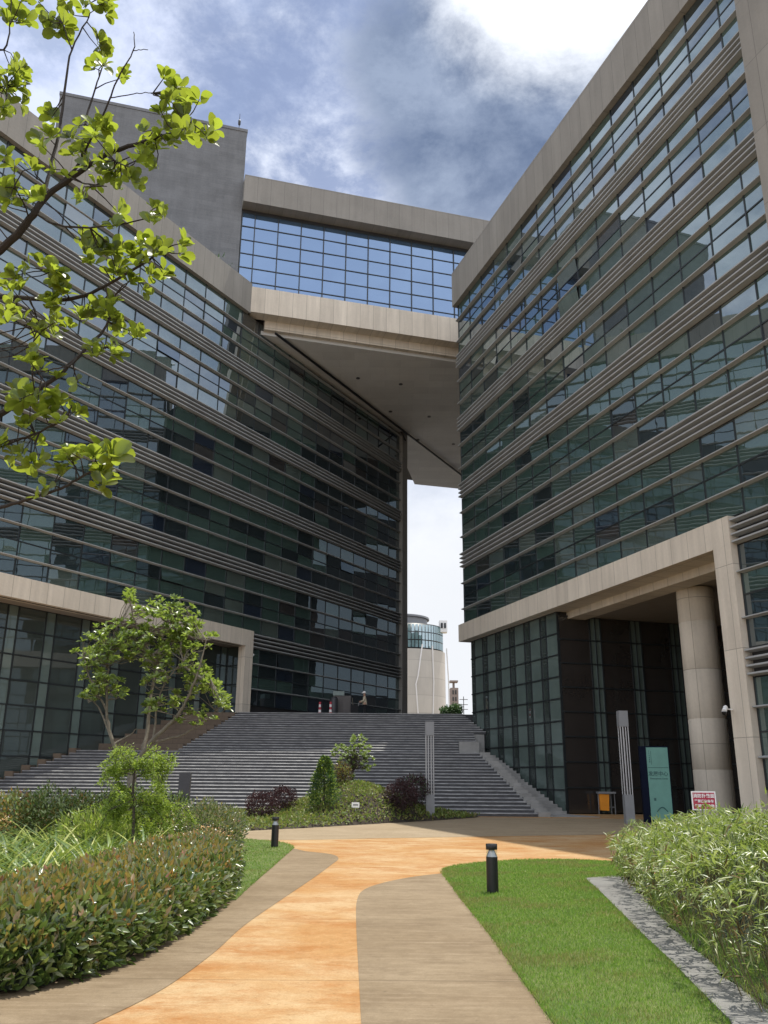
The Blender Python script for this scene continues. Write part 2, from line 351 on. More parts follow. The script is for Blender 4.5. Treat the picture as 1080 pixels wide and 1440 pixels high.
def poly_dist(P, poly):
    poly = np.asarray(poly)[:, :2]; n = len(poly); dmin = np.full(len(P), 1e9); ins = np.zeros(len(P), bool); nx = np.zeros((len(P), 2))
    for i in range(n):
        a, b = poly[i], poly[(i+1) % n]; ab = b-a; t = np.clip(((P-a) @ ab)/(ab @ ab+1e-12), 0, 1); q = a+t[:, None]*ab; v = P-q; dd = np.hypot(v[:, 0], v[:, 1])
        m = dd < dmin; dmin = np.where(m, dd, dmin); nx[m] = -v[m]
        c = ((a[1] > P[:, 1]) != (b[1] > P[:, 1])) & (P[:, 0] < (b[0]-a[0])*(P[:, 1]-a[1])/(b[1]-a[1]+1e-12)+a[0]); ins ^= c
    nx /= (np.linalg.norm(nx, axis=1, keepdims=True)+1e-9)
    return ins, dmin, nx          # nx points towards the nearest edge
def sample_poly(poly, n):
    poly = np.asarray(poly)[:, :2]; lo, hi = poly.min(0), poly.max(0); out = []; tot = 0
    while tot < n:
        P = lo+(hi-lo)*RNG.random((n*2, 2)); ins, _, _ = poly_dist(P, poly); out.append(P[ins]); tot += ins.sum()
    return np.concatenate(out)[:n]
def sheet(name, poly, z, mat, thick=.0):
    me = bpy.data.meshes.new(name); bm = bmesh.new()
    vs = [bm.verts.new((p[0], p[1], z)) for p in poly]; f = bm.faces.new(vs); f.normal_update()
    if f.normal.z < 0: f.normal_flip()
    if thick:
        r = bmesh.ops.extrude_face_region(bm, geom=[f]); top = [e for e in r['geom'] if isinstance(e, bmesh.types.BMVert)]
        for v_ in vs: v_.co.z -= thick
    bmesh.ops.recalc_face_normals(bm, faces=bm.faces)
    if thick == 0 and bm.faces:
        bm.faces.ensure_lookup_table()
        if bm.faces[0].normal.z < 0: bmesh.ops.reverse_faces(bm, faces=bm.faces)
    bm.to_mesh(me); bm.free(); me.materials.append(mat); o = bpy.data.objects.new(name, me); COL.objects.link(o); return o
def text_part(name, body, size, M4, mat, parent, extrude=.004):
    cu = bpy.data.curves.new(name, 'FONT'); cu.body = body; cu.size = size; cu.align_x = 'CENTER'; cu.align_y = 'CENTER'; cu.extrude = extrude; cu.offset = size*.018
    o = bpy.data.objects.new(name, cu); COL.objects.link(o); bpy.context.view_layer.update()
    me = bpy.data.meshes.new_from_object(o.evaluated_get(bpy.context.evaluated_depsgraph_get()))
    bpy.data.objects.remove(o); off = Vector(WLOC.get(parent.name, (0, 0, 0)))
    me.transform(Matrix.Translation(-off) @ M4); me.materials.clear(); me.materials.append(mat)
    q = bpy.data.objects.new(name, me); COL.objects.link(q); q.parent = parent; WLOC[q.name] = tuple(off); return q

# ------------------------------------------------------------------ ground
def gp(*pix): return [atz(x, y)[:2] for x, y in pix]
g = sheet('ground', [(-600, -600), (600, -600), (600, 900), (-600, 900)], -.03, M_GROUND); tag(g, kind='structure')
pl = sheet('plaza', [(-24, -14), (24, -14), (24, 43), (-24, 43)], -.004, M_ORP); tag(pl, kind='structure')
pl.data.update()
lb = gp((413, 1193)) + [(-2.6, 15), (-2.7, 12.3), (-2.8, 10), (-3.2, 8.6), (-4.6, 6.6), (-6.2, 4.5)] + [(-7, 2), (-6, -8), (-2.6, -8), (-2.2, 3.5)]
lb += catmull(gp((20, 1490), (130, 1440), (230, 1390), (300, 1340), (345, 1300), (400, 1262), (440, 1235), (466, 1216), (476, 1207), (465, 1201), (430, 1197)))
o = sheet('path', lb, 0., M_BRP); tag(o, kind='structure')
rb = catmull(gp((508, 1440), (505, 1380), (501, 1300), (502, 1266), (512, 1251), (540, 1241), (580, 1233), (622, 1228)))
rb += catmull(gp((622, 1228), (650, 1265), (690, 1315), (735, 1378), (780, 1440))) + [(1.1, 4.0), (.7, -8), (-.15, -8), (-.15, 4)]
o = sheet('path', rb, 0., M_BRP); tag(o, kind='structure')
bd = gp((335, 1181), (420, 1181), (520, 1179), (640, 1177), (700, 1176)) + [(9, 28.5), (16, 28.4), (16, 37.5)] + gp((670, 1149), (335, 1165))
o = sheet('pavement', bd, 0., M_BAND); tag(o, kind='structure')
LAWN_R = catmull(gp((622, 1228), (628, 1222), (660, 1216), (720, 1211), (790, 1210), (880, 1213))) + [tuple(p) for p in gp((905, 1232))] + [(4.5, 15.9)]
LAWN_R += gp((821, 1237)) + gp((840, 1254), (870, 1284), (900, 1315), (940, 1353), (985, 1400), (1025, 1440)) + [(1.9, 4.8), (1.8, 1), (1.4, 1)]
LAWN_R += catmull(gp((780, 1442), (735, 1380), (690, 1316), (650, 1266), (622, 1228)))[:-1]
o = sheet('lawn', LAWN_R, .012, M_LAWN, .03); tag(o, kind='structure')
LAWN_L = catmull(gp((413, 1193), (380, 1222), (348, 1250), (332, 1266))) + [(-2.6, 12.4), (-3.4, 15), (-4.2, 20), (-4.4, 23.5)] + catmull(gp((340, 1180), (370, 1182), (400, 1186), (411, 1190)))
o = sheet('lawn', LAWN_L, .012, M_LAWN, .03); tag(o, kind='structure')
STRIP = gp((823, 1237), (860, 1234), (900, 1235), (905, 1250), (930, 1292), (975, 1335), (1030, 1385), (1085, 1430)) + [(2.75, 5.6), (2.3, 2), (1.75, 2), (1.95, 4.8)] + gp((1027, 1440), (987, 1400), (942, 1353), (902, 1315), (872, 1284), (842, 1254))
o = sheet('path', STRIP, .030, M_STRIP, .05); tag(o, kind='structure')
BED_R = gp((897, 1232), (893, 1250), (925, 1292), (970, 1335), (1025, 1385), (1080, 1430)) + [(2.9, 5.6), (2.6, 2), (9, 2), (12, 8), (11, 17), (6, 17.2)]
o = sheet('soil', BED_R, .02, M_SOIL, .03); tag(o, kind='structure')
BED_L = [(-2.24, 9.75), (-2.18, 12.2), (-2.7, 14.), (-3.4, 17), (-4.3, 23.7), (-7, 27.5), (-17, 30), (-22, 20), (-16, 6), (-4.9, 5.3), (-3.1, 7.4), (-2.53, 8.28)]
o = sheet('soil', BED_L, .012, M_SOIL, .02); tag(o, kind='structure')

# ------------------------------------------------------------------ the two office wings
GK = [10.2+4.7*k for k in range(-2, 6)]         # louvre group centres
GK = {k: 10.2+4.7*k for k in range(-2, 5)}
BEAM0, BEAM1, PAR0, PAR1 = 9.72, 10.78, 33.45, 35.85
PL_, DL_ = (-8.99, 56.4), (math.sin(R(29.75)), math.cos(R(29.75)))
PR_, DR_ = (5.14, 53.3), (math.sin(R(17.9)), -math.cos(R(17.9)))     # runs towards the camera
FL = Fr(PL_, DL_, (DL_[1], -DL_[0]))            # outward: to the plaza
FRI = Fr(PR_, DR_, (DR_[1], -DR_[0]))           # outward: to the plaza
def fin(mb, fr, a0, a1, z, dep=.30, hb=.24, ht=.07, base=0.):
    mb.prism(fr, a0, a1, [(base, z-hb/2), (base, z+hb/2), (base+dep, z+ht/2), (base+dep, z-ht/2)], 0)
def window(mb, fr, a0, a1, off, zs, style, tilt=.006, openp=.03, pm=None):
    """panes of one bay on one storey; zs = list of (z0,z1)"""
    g_ = .028
    for j, (z0, z1) in enumerate(zs):
        r_ = random.random(); mi = random.choices(range(5), style)[0]
        rx, rz = random.gauss(0, tilt), random.gauss(0, tilt)
        if random.random() < openp and z1-z0 < 1.2: rx = random.choice((-.13, .14, .10)); 
        w, h = a1-a0, z1-z0; am, zm = (a0+a1)/2, (z0+z1)/2
        def q(a, z): return fr.pt(a, off+.0+(z-zm)*-rx+(a-am)*rz, z)
        pts = [q(a0+g_, z0+g_), q(a1-g_, z0+g_), q(a1-g_, z1-g_), q(a0+g_, z1-g_)]
        if abs(rx) > .05: pts = [fr.pt(*(a, off+.02+(abs(rx)*(z1-z) if rx > 0 else abs(rx)*(z-z0)), z)) for a, z in ((a0+g_, z0+g_), (a1-g_, z0+g_), (a1-g_, z1-g_), (a0+g_, z1-g_))]
        pm.face(pts, mi)
    zb, zt = zs[0][0], zs[-1][1]
    mb.box(fr, a0-.03, a0+.03, off-.06, off+.035, zb, zt, 0)
    mb.box(fr, a0+.03, a1-.03, off-.06, off+.02, zs[0][0], zs[0][0]+.04, 0)
    for z0, z1 in zs[1:]: mb.box(fr, a0+.03, a1-.03, off-.06, off+.028, z0-.03, z0+.03, 0)
def storey(k, cut=None):
    z0 = GK[k]+.5; z1 = GK[k+1]-.5 if k+1 in GK and k < 4 else PAR0
    if k == 0 and cut: z0 = BEAM1
    s1, s2 = GK[k]+1.55, GK[k]+3.2
    zs = [(z0, s1), (s1, (s1+s2)/2), ((s1+s2)/2, s2), (s2, z1)]
    return zs, (s1, s2)
def fins_for(root, fr, a0, a1, ks, singles=True, name='louver'):
    for k in ks:
        for j in range(4):
            mb = MB(); fin(mb, fr, a0, a1, GK[k]-.5+.1+j*.27*1.0, .28, .15, .06); mb.build(name, M_FIN, root)
def single(root, fr, a0, a1, z):
    mb = MB(); fin(mb, fr, a0, a1, z, .23, .12, .04); mb.build('louver', M_FIN, root)
MW = [M_MULL] + G_MATS
def in_frame(fr, a0, a1, z0, z1):
    P = [proj(fr.pt(a, 0, z)) for a in (a0, a1) for z in (z0, z1)]
    xs, ys = [p[0] for p in P], [p[1] for p in P]
    return max(0, min(1080, max(xs))-max(0, min(xs)))*max(0, min(1440, max(ys))-max(0, min(ys)))
def windows(root, fr, jobs):
    jobs = sorted(jobs, key=lambda j: -in_frame(fr, j[0], j[1], j[2][0][0], j[2][-1][1]))
    rest = MB(); restp = MB()
    for i, (a0, a1, zs, st) in enumerate(jobs):
        mb, pm = (MB(), MB()) if i < 98 else (rest, restp)
        window(mb, fr, a0, a1, .02, zs, st, pm=pm)
        if i < 98: pm.build('pane', G_MATS, mb.build('window', M_MULL, root, recalc=False), recalc=False)
    if rest.v: tag(restp.build('pane', G_MATS, tag(rest.build('window', M_MULL, root, recalc=False), kind='stuff'), recalc=False), kind='stuff')

# --- left wing
LW = thing('office_building', (*FL.pt(-2, -4, 0)[:2], 0), 'left office wing of dark green glass and stone louvers, stone portal at its foot', 'building')
A0L, A1L = -26.0, 20.9
mb = MB(); mb.box(FL, A0L-3, A1L, -22, -2.0, 0, 33.4); mb.box(FL, A0L-3, A1L, -2.0, -.12, 10.0, 33.4); mb.box(FL, .32, A1L, -2.6, -.12, 0, 9.99)
mb.build('wall', M_DARK, LW)
mb = MB()
for k in range(0, 5): mb.box(FL, A0L, A1L, -.12, -.02, GK[k]-.5, GK[k]+.5)
mb.box(FL, .32, A1L, -.12, -.02, GK[-1]-.5, GK[-1]+.5)
mb.build('spandrel', M_SPAN, LW)
mb = MB(); mb.box(FL, A0L-3, -2.02, -1.2, .32, PAR0, PAR1); mb.build('parapet', M_CONC, LW)
mb = MB(); mb.box(FL, A0L-3, .3, -.4, .32, BEAM0, BEAM1); mb.build('portal_beam', M_CREAM_LIT, LW)
mb = MB(); mb.box(FL, -.50, .3, -.25, .318, 4.9, BEAM0-.002); mb.build('portal_pillar', M_CREAM_LIT, LW)
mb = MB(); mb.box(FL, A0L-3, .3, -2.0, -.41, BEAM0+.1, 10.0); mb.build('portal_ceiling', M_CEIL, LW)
mb = MB(); mb.box(FL, A1L, A1L+.95, -3, .35, 0, 32.6); mb.build('end_pier', M_CONCG, LW)
fins_for(LW, FL, A0L, A1L, range(1, 5)); fins_for(LW, FL, .32, A1L, (0,))
jobs = []
nb = 24; bw = (A1L-A0L)/nb
for i in range(nb):
    a0 = A0L+i*bw; a1 = a0+bw
    under = a0 > 3.5
    for k in range(0, 5):
        zs, ss = storey(k, cut=(a1 < .4))
        top = zs[-1][1]
        if k == 4 and under: zs = [(z0, min(z1, 32.5)) for z0, z1 in zs if z0 < 32.3]
        st = [.22, .54, .14, .05, .05] if a0 < -8 else [.16, .62, .14, .03, .05]
        if under: st = [.40, .34, .06, .05, .15]
        if a0 > 9: st = [.62, .12, .06, .04, .16]
        jobs.append((a0, a1, zs, st))
    if a0 > -.6:
        b0 = max(a0, .34); z0, z1 = GK[-1]+.5, GK[0]-.5; s1, s2 = GK[-1]+1.55, GK[-1]+3.2
        jobs.append((b0, a1, [(z0, s1), (s1, (s1+s2)/2), ((s1+s2)/2, s2), (s2, z1)], [.45, .40, .0, .05, .10]))
windows(LW, FL, jobs)
for k in range(0, 5):
    for z in storey(k)[1]: single(LW, FL, A0L, A1L, z)
for z in (GK[-1]+1.55, GK[-1]+3.2): single(LW, FL, .34, A1L, z)
# recessed lobby glazing of the left wing
def lobby(root, fr, a0, a1, off, z0, z1, n, sw, rows, step=None, double=False, gl=None):
    bw = (a1-a0)/n; hz = (z1-z0)/rows
    for i in range(n):
        mb = MB(); pm = MB(); b0 = a0+i*bw; b1 = b0+bw; cuts = [b0, b1-sw, b1]
        for r_ in range(rows):
            za, zb = z0+r_*hz, z0+(r_+1)*hz
            for c0, c1, mi in ((cuts[0], cuts[1], 0), (cuts[1], cuts[2], 1)):
                rz, rx = random.gauss(0, .003), random.gauss(0, .003); am, zm = (c0+c1)/2, (za+zb)/2
                pm.face([fr.pt(a, off+(a-am)*rz+(z-zm)*rx, z) for a, z in ((c0+.03, za+.03), (c1-.03, za+.03), (c1-.03, zb-.03), (c0+.03, zb-.03))], mi)
            mb.box(fr, b0+.03, b1-.03, off-.08, off+.04, zb-.035, zb+.035, 0)
        mb.box(fr, b1-.035, b1+.035, off-.08, off+.05, z0, z1, 0); mb.box(fr, cuts[1]-.03, cuts[1]+.03, off-.08, off+.045, z0, z1, 0)
        if double: mb.box(fr, b1-sw*.5-.02, b1-sw*.5+.02, off-.08, off+.05, z0, z1, 0)
        pm.build('pane', [gl or G_LOB, G_TEAL], mb.build('lobby_window', M_MULL, root, recalc=False), recalc=False)
lobby(LW, FL, A0L-2, .2, -1.8, 0., BEAM0+.1, 12, .62, 8)
lobby(LW, Fr(FL.pt(.25, -1.78, 0)[:2], FL.N[:2], -FL.D[:2]), 0, 1.5, 0.0, 4.9, BEAM0+.1, 1, .5, 4)

# --- right wing
RW = thing('office_building', (*FRI.pt(14, -8, 0)[:2], 0), 'right office wing of louvered glass reflecting sky, above a deep stone entrance portal', 'building')
A1R = 34.0; PB = 23.85
mb = MB(); mb.box(FRI, 0.02, A1R, -24, -.12, 10.0, 33.4); mb.box(FRI, .02, 10.95, -24, -.5, 0, 10.0); mb.box(FRI, 10.95, A1R, -24, -10, 0, 10.0); mb.box(FRI, PB+1.0, A1R, -10, -.12, 0, 10.0)
mb.build('wall', M_DARK, RW)
mb = MB()
for k in range(1, 5): mb.box(FRI, .02, A1R, -.12, -.02, GK[k]-.5, GK[k]+.5)
for k in (-1, 0): mb.box(FRI, PB+1.0, A1R, -.12, -.02, GK[k]-.5, GK[k]+.5)
mb.build('spandrel', M_SPAN, RW)
mb = MB(); mb.box(FRI, -.32, A1R, -1.2, .34, PAR0, PAR1+.3); mb.box(FRI, -.32, 0, -24, -1.2, PAR0, PAR1+.3); mb.build('parapet', M_CONC, RW)
mb = MB(); mb.box(FRI, -.30, PB+.02, -.9, .32, BEAM0, BEAM1); mb.build('portal_beam', M_CREAM_LIT, RW)
mb = MB(); mb.box(FRI, PB, PB+.95, -1.2, .318, 0, BEAM0-.003); mb.box(FRI, PB+.022, PB+.95, -1.2, .318, BEAM0-.001, BEAM1-.002); mb.build('portal_pillar', M_CREAM_LIT, RW)
mb = MB(); mb.box(FRI, 28.95, 31.2, -1.0, .75, 0, PAR0-.002); mb.build('end_pier', M_CONC, RW)
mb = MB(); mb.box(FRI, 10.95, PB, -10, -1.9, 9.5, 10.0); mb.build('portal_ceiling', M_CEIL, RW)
mb = MB(); mb.box(FRI, 10.95, PB, -1.9, -.9, BEAM0-.35, BEAM0+.2); mb.build('inner_beam', M_CREAM_LIT, RW)
mb = MB(); cx, cy, _ = FRI.pt(18.8, -2.65, 0)
mb.lathe((cx, cy, 0), [(.76, 0), (.76, 1.98), (.745, 2.0), (.76, 2.02), (.76, 3.98), (.745, 4.0), (.76, 4.02), (.76, 5.98), (.745, 6.0), (.76, 6.02), (.76, 7.98), (.745, 8.0), (.76, 8.02), (.76, 9.45)], 48)
mb.build('round_column', M_CREAM_LIT, RW)
fins_for(RW, FRI, -.02, 28.93, range(1, 5)); fins_for(RW, FRI, PB+.97, 28.93, (-1, 0)); 
jobs = []; bw = 1.95
for i in range(17):
    a0 = .03+i*bw; a1 = min(a0+bw, A1R)
    for k in range(0, 5):
        zs, ss = storey(k, cut=(a0 < PB))
        st = [.14, .62, .16, .05, .03] if k < 3 else [.20, .48, .18, .10, .04]
        jobs.append((a0, a1, zs, st))
for i in range(4):
    a0 = PB+1.0+i*1.95
    for k in (-2, -1):
        z0 = max(.3, GK[k]+.5); s1, s2 = GK[k]+1.55, GK[k]+3.2
        jobs.append((a0, a0+1.95, [q for q in [(z0, s1), (s1, (s1+s2)/2), ((s1+s2)/2, s2), (s2, GK[k+1]-.5)] if q[1] > q[0]+.1], [.35, .45, .1, .05, .05]))
windows(RW, FRI, jobs)
for k in range(0, 5):
    for z in storey(k)[1]: single(RW, FRI, -.02, 28.93, z)
for k in (-2, -1):
    for z in (GK[k]+1.55, GK[k]+3.2): single(RW, FRI, PB+.97, 28.93, z)
lobby(RW, FRI, 0.05, 10.95, -.35, 0., BEAM0-.02, 6, 1.2, 9)
CN = FRI.pt(10.95, -.30, 0); FS = Fr(CN[:2], -FRI.N[:2], FRI.D[:2])      # return wall of the entrance recess
lobby(RW, FS, .05, 9.6, .10, 0., 9.5, 4, .62, 8, double=True, gl=G_LOBD)
FB = Fr(FRI.pt(11.05, -9.9, 0)[:2], FRI.D[:2], FRI.N[:2])
lobby(RW, FB, 0, 12.7, .05, 0., 9.5, 5, .6, 8, gl=G_LOBD)

mb = MB()
FRW = Fr((6.4, 54.8), (.125, .992), (-.992, .125))
for k in range(11): mb.box(FRW, 0, 82, -16, -(.25 if k % 2 else 0), -.02+2.96*k, 2.96*(k+1)-.02, k % 2)
mb.build('rear_wall', [M_SPAN, G_MATS[4]], RW)
# --- sky bridge
PA, PBv = np.array([-9.743, 54.452]), np.array([5.360, 58.733])
DB = (PBv-PA)/np.linalg.norm(PBv-PA); FBR = Fr(PA, DB, (DB[1], -DB[0])); LB = 30.0
BR = thing('skybridge', (*FBR.pt(8, -10, 0)[:2], 33.6), 'high glazed skybridge with stone fascia and flat roof spanning between the two wings', 'bridge')
mb = MB(); mb.box(FBR, .02, LB, -1.0, 0, 33.55, 35.6); mb.build('fascia', M_CREAM_LIT, BR)
mb = MB(); mb.box(FBR, 1.2, LB, -2.2, -1.0, 32.85, 34.0); mb.build('inner_ledge', M_CREAM_LIT, BR)
mb = MB()
Pz = [FBR.pt(.9, -1.4, 0)[:2], FBR.pt(LB, -1.4, 0)[:2], (30, 97), (3.37, 89.5), FL.pt(A1L+.6, -1.0, 0)[:2], FL.pt(-1.9, -1.0, 0)[:2]]
n_ = len(Pz); vs = [(p[0], p[1], 32.6) for p in Pz]+[(p[0], p[1], 32.9) for p in Pz]
mb.solid(vs, [tuple(range(n_)), tuple(range(2*n_-1, n_-1, -1))]+[(i, (i+1) % n_, n_+(i+1) % n_, n_+i) for i in range(n_)], 0,
         [[(p[0], p[1]) for p in Pz], [(p[0], p[1]) for p in reversed(Pz)]]+[[(0, 0)]*4]*n_)
mb.build('soffit', M_SOFF, BR)
mb = MB(); mb.box(FBR, -1.0, LB, -30, 0, 42.75, 45.1); mb.build('roof', M_CONCG, BR)
mb = MB(); mb.box(FBR, -.95, LB, -30, -1.6, 33.0, 42.75); mb.build('wall', M_DARK, BR)
mb = MB(); mb.box(FBR, -1.0, LB, -1.6, -1.02, 42.3, 42.75); mb.build('eave', M_DARK, BR)
bw = 1.78
for i in range(-1, 16):
    mb = MB(); pm = MB(); a0 = max(-.93, .05+i*bw); a1 = .05+(i+1)*bw; z0, hz = 35.35, 1.18
    for j in range(6):
        za, zb = z0+j*hz, z0+(j+1)*hz
        rx, rz = random.gauss(0, .004), random.gauss(0, .004)
        pm.face([FBR.pt(a, -1.0+(a-a0-.9)*rz+(z-za-.6)*rx, z) for a, z in ((a0+.03, za+.03), (a1-.03, za+.03), (a1-.03, zb-.03), (a0+.03, zb-.03))], 0)
        mb.box(FBR, a0+.04, a1-.04, -1.08, -.95, zb-.03, zb+.03, 0)
    mb.box(FBR, a0-.035, a0+.035, -1.08, -.92, z0, 42.5, 0)
    pm.build('pane', G_BRIDGE, mb.build('window', M_MULL, BR, recalc=False), recalc=False)
mb = MB(); mb.tube([(-8.0, 55.6, 32.42), (8.34, 86.05, 32.42)], .10, 8); mb.tube([(1.55, 74.1, 32.42), (1.9, 72.6, 31.0)], .07, 6); mb.build('soffit_rail', M_BLACK, BR)

for u_, v_ in ((.25, .2), (.25, .5), (.25, .8), (.6, .2), (.6, .5), (.6, .8)):
    px_ = -6.5+10*u_+9*v_; py_ = 58+3*u_+22*v_
    mb = MB(); mb.lathe((px_, py_, 32.55), [(.16, 0), (.16, .06)], 14); mb.build('downlight', M_DGREY, BR)
# --- stone tower on the left wing
FT = Fr(FBR.pt(0, -.9, 0)[:2], DB, FBR.N[:2])
TW = thing('tower', (*FT.pt(-8, -5, 0)[:2], 33.4), 'windowless dark grey stone tower rising above the left wing roof', 'tower')
mb = MB(); mb.box(FT, -14.8, -1.0, -10, 0, 33.4, 49.7); mb.build('wall', M_TOWER, TW)
mb = MB(); mb.box(FT, -14.85, -.95, -10.05, .05, 49.7, 49.95); mb.build('coping', M_TOWER, TW)
mb = MB(); mb.box(FT, -1.0, -.1, -3, -1, 45.1, 45.75); mb.build('roof_box', M_TOWER, TW)
b = FT.pt(-1.6, -.6, 49.95); LR = thing('lightning_rod', b, 'slim black lightning rod on the grey tower roof corner', 'lightning rod')
mb = MB(); mb.tube([b, (b[0], b[1], b[2]+1.9)], [.035, .02], 6); mb.build('rod', M_BLACK, LR)
mb = MB(); mb.lathe((b[0], b[1], b[2]+.75), [(.02, 0), (.10, .1), (.11, .45), (.03, .6)], 10); mb.build('bulb', M_BLACK, LR)
# weeds growing on the parapet
for px, py, h, n, lab in ((299, 358, .6, 60, 'weed tuft on the left wing parapet, the greener and upper one'), (316, 369, .35, 30, 'low brown-green weed tuft on the left wing parapet near the bridge')):
    q = atz(px, py+4, PAR1); wd = thing('weed', (q[0], q[1]+.3, PAR1), lab, 'weed')
    P = np.array([[q[0], q[1]+.3, PAR1]])+RNG.normal(size=(n, 3))*np.array([.35, .2, 0]); d = rdir(n)*.6+np.array([0, 0, 1.])
    leaves('foliage', L_CON, P, d, rdir(n), RNG.uniform(.2, .9, n)*h, .06, None, wd)

# ------------------------------------------------------------------ staircase
ST = thing('staircase', (-4, 47, 0), 'broad dark granite staircase with pale worn nosings between the two wings', 'staircase')
ris, trd, Y0 = .15, .40, 39.6
def left_edge(Y, upper):
    s_ = (Y-PL_[1])/DL_[1]; base = PL_[0]+s_*DL_[0]
    off = -1.45 if not upper else 2.3-1.5*min(1, (Y-48)/7)
    return base+off/DL_[1]
steps = []
z = 0.; Y = Y0
for i in range(19): steps.append((z, z+ris, Y, Y+trd, 0)); z += ris; Y += trd
ZL, YL = z, Y
Y += 1.0
for i in range(17): steps.append((z, z+ris, Y, Y+trd, 1)); z += ris; Y += trd
ZT, YT = z, Y
def right_x(Y): return PR_[0]+(PR_[1]-Y)/(-DR_[1])*DR_[0]
for i, (z0, z1, ya, yb, up) in enumerate(steps):
    xl = left_edge(ya, up)
    xr = right_x(ya)+.3 if ya > 51.3 else min(5.3, 4.2+(ya-YL-1)*.9)
    if not up: xr = 6.85-(ya-Y0)*.235
    back = yb + (1.0 if i == 18 else .05) 
    mb = MB(); mb.box(W0, xl, xr, ya+.03, back, z0-(.0 if i else .03), z1-.05, 0)
    mb.prism(W0, xl, xr, [(ya, z1-.05), (ya, z1-.028), (ya+.03, z1), (back, z1), (back, z1-.05)], 1)
    mb.build('step', [M_STEP, M_NOSE], ST)
mb = MB()   # stepped stone stringer along the right flight
for i in range(0, 19):
    z0, z1, ya, yb, up = steps[i]; x0 = 6.85-(ya-Y0)*.235
    zz = z1+.04
    mb.box(W0, x0+.01, x0+.55, ya-.02, ya+trd-.02, -.02, zz); mb.box(W0, x0+.56, right_x(ya)+.02, ya-.02, ya+trd-.02, -.03, max(.015, .353*(ya+.2-42.2)))
mb.build('stringer', M_GREYST, ST)
mb = MB()
for i in range(0, 4):
    z0, z1, ya, yb, up = steps[19+i]; x0 = 4.2+i*.36
    mb.box(W0, x0+.005, 5.28, ya-.02, ya+trd-.02, ZL-.3, ZL+.62)
mb.build('landing_block', M_GREYST, ST)
mb = MB(); mb.box(W0, left_edge(YL, 0), 5.62, YL, YL+1.05, ZL-.4, ZL-.004)
for i in range(11):
    ya = YL+.004+i*.4; mb.box(W0, 5.63 if i < 3 else 5.29, right_x(ya)+.2, ya, ya+.398, -.03, min(ZL-.008, .353*(ya+.2-42.2)))
mb.box(W0, 5.29, 5.62, YL+1.06, YL+1.2, -.02, ZL-.012); mb.box(W0, 5.31, right_x(51.4)+.2, 51.42, 51.9, ZL-1, min(q[0] for q in steps if q[4] and q[2] > 51.3)-.035); mb.build('landing', M_GREYST, ST)
PQ = thing('stepped_plinth', (-15, 46, 0), 'stepped brown stone plinth between the stairs and the left lobby glass', 'plinth')
def brown(mats_, rng_, up):
    for i in rng_:
        z0, z1, ya, yb, u_ = steps[i]
        if (i % 2) and i+1 not in (19,): continue
        xl = left_edge(ya, up)
        s_ = (ya-PL_[1])/DL_[1]; gx = PL_[0]+s_*DL_[0]-1.74/DL_[1]
        mb = MB(); mb.box(W0, gx-.1, xl-.004, ya-.05, ya+2*trd-.052, -.02, z1+.10); mb.build('block', M_PLINTH, PQ)
brown(None, range(0, 19), 0); brown(None, range(19, 36), 1)
pz = sheet('pavement', [(-40, YT+.04), (30, YT+.04), (60, 130), (-40, 130)], ZT-.004, M_STEP); tag(pz, kind='structure')
pz2 = MB(); pz2.box(W0, -40, 60, YT+.06, YT+.5, -.02, ZT-.02); o = pz2.build('terrain', M_STEP); tag(o, kind='structure')

# ------------------------------------------------------------------ far things
c = atY(573, 1000, 160.0); cxy = (c[0], 160.0+7)
FTW = thing('round_building', (cxy[0], cxy[1], 0), 'distant pale drum-shaped building with a curved glass crown', 'building')
zt = [atY(575, y, 160)[2] for y in (862, 876, 912)]
mb = MB(); mb.lathe((*cxy, 0), [(7.6, 0), (7.5, zt[2])], 64); mb.build('drum_wall', M_FARC, FTW)
mb = MB()
for k in range(64):
    a = 2*math.pi*k/64; a2 = 2*math.pi*(k+1)/64
    for j in range(3):
        z0 = zt[2]+.2+j*(zt[1]-zt[2]-.3)/3; z1 = zt[2]+.2+(j+1)*(zt[1]-zt[2]-.3)/3
        mb.face([(cxy[0]+7.15*math.cos(q), cxy[1]+7.15*math.sin(q), zz) for q, zz in ((a+.012, z0+.1), (a2-.012, z0+.1), (a2-.012, z1-.1), (a+.012, z1-.1))], 1)
mb.lathe((*cxy, 0), [(7.1, zt[2]), (7.1, zt[1])], 64, 0); mb.build('crown_glazing', [M_MULL, G_FARG], FTW, recalc=False)
mb = MB(); mb.lathe((cxy[0]-1.5, cxy[1], 0), [(5.6, zt[1]), (5.6, zt[0]-.3), (6.0, zt[0]-.25), (6.0, zt[0]+.1)], 48); mb.build('roof', M_GREYM, FTW)
q = atY(623, 886, 165); mb = MB(); mb.box(W0, q[0]-.75, q[0]+.75, 164, 166, zt[1]-1, q[2]+1.7); mb.box(W0, q[0]-.5, q[0]-.1, 163.9, 164.0, q[2]+.2, q[2]+1.2, 1); mb.box(W0, q[0]+.15, q[0]+.5, 163.9, 164.0, q[2]+.2, q[2]+1.2, 1); mb.build('roof_house', [M_WHITE, M_MULL], FTW)
for pts in (((594, 906), (588, 950), (585, 962), (588, 1003)), ((608, 908), (610, 960), (609, 1006)), ((628, 912), (631, 960), (632, 1006))):
    mb = MB(); pp = []
    for x, y in pts:
        d_ = ray(x, y); o_ = CAM[:2]-np.array(cxy); A = d_[:2] @ d_[:2]; B = o_ @ d_[:2]; C = o_ @ o_-7.62**2; disc = max(0, B*B-A*C); tt = (-B-math.sqrt(disc))/A; pp.append(CAM+d_*tt)
    mb.tube(pp, .13, 6); mb.build('rib', M_WHITE, FTW)
q = atY(640, 966, 210); FBB = thing('apartment_block', (q[0], 215, 0), 'distant narrow brown brick block beside the drum building', 'building')
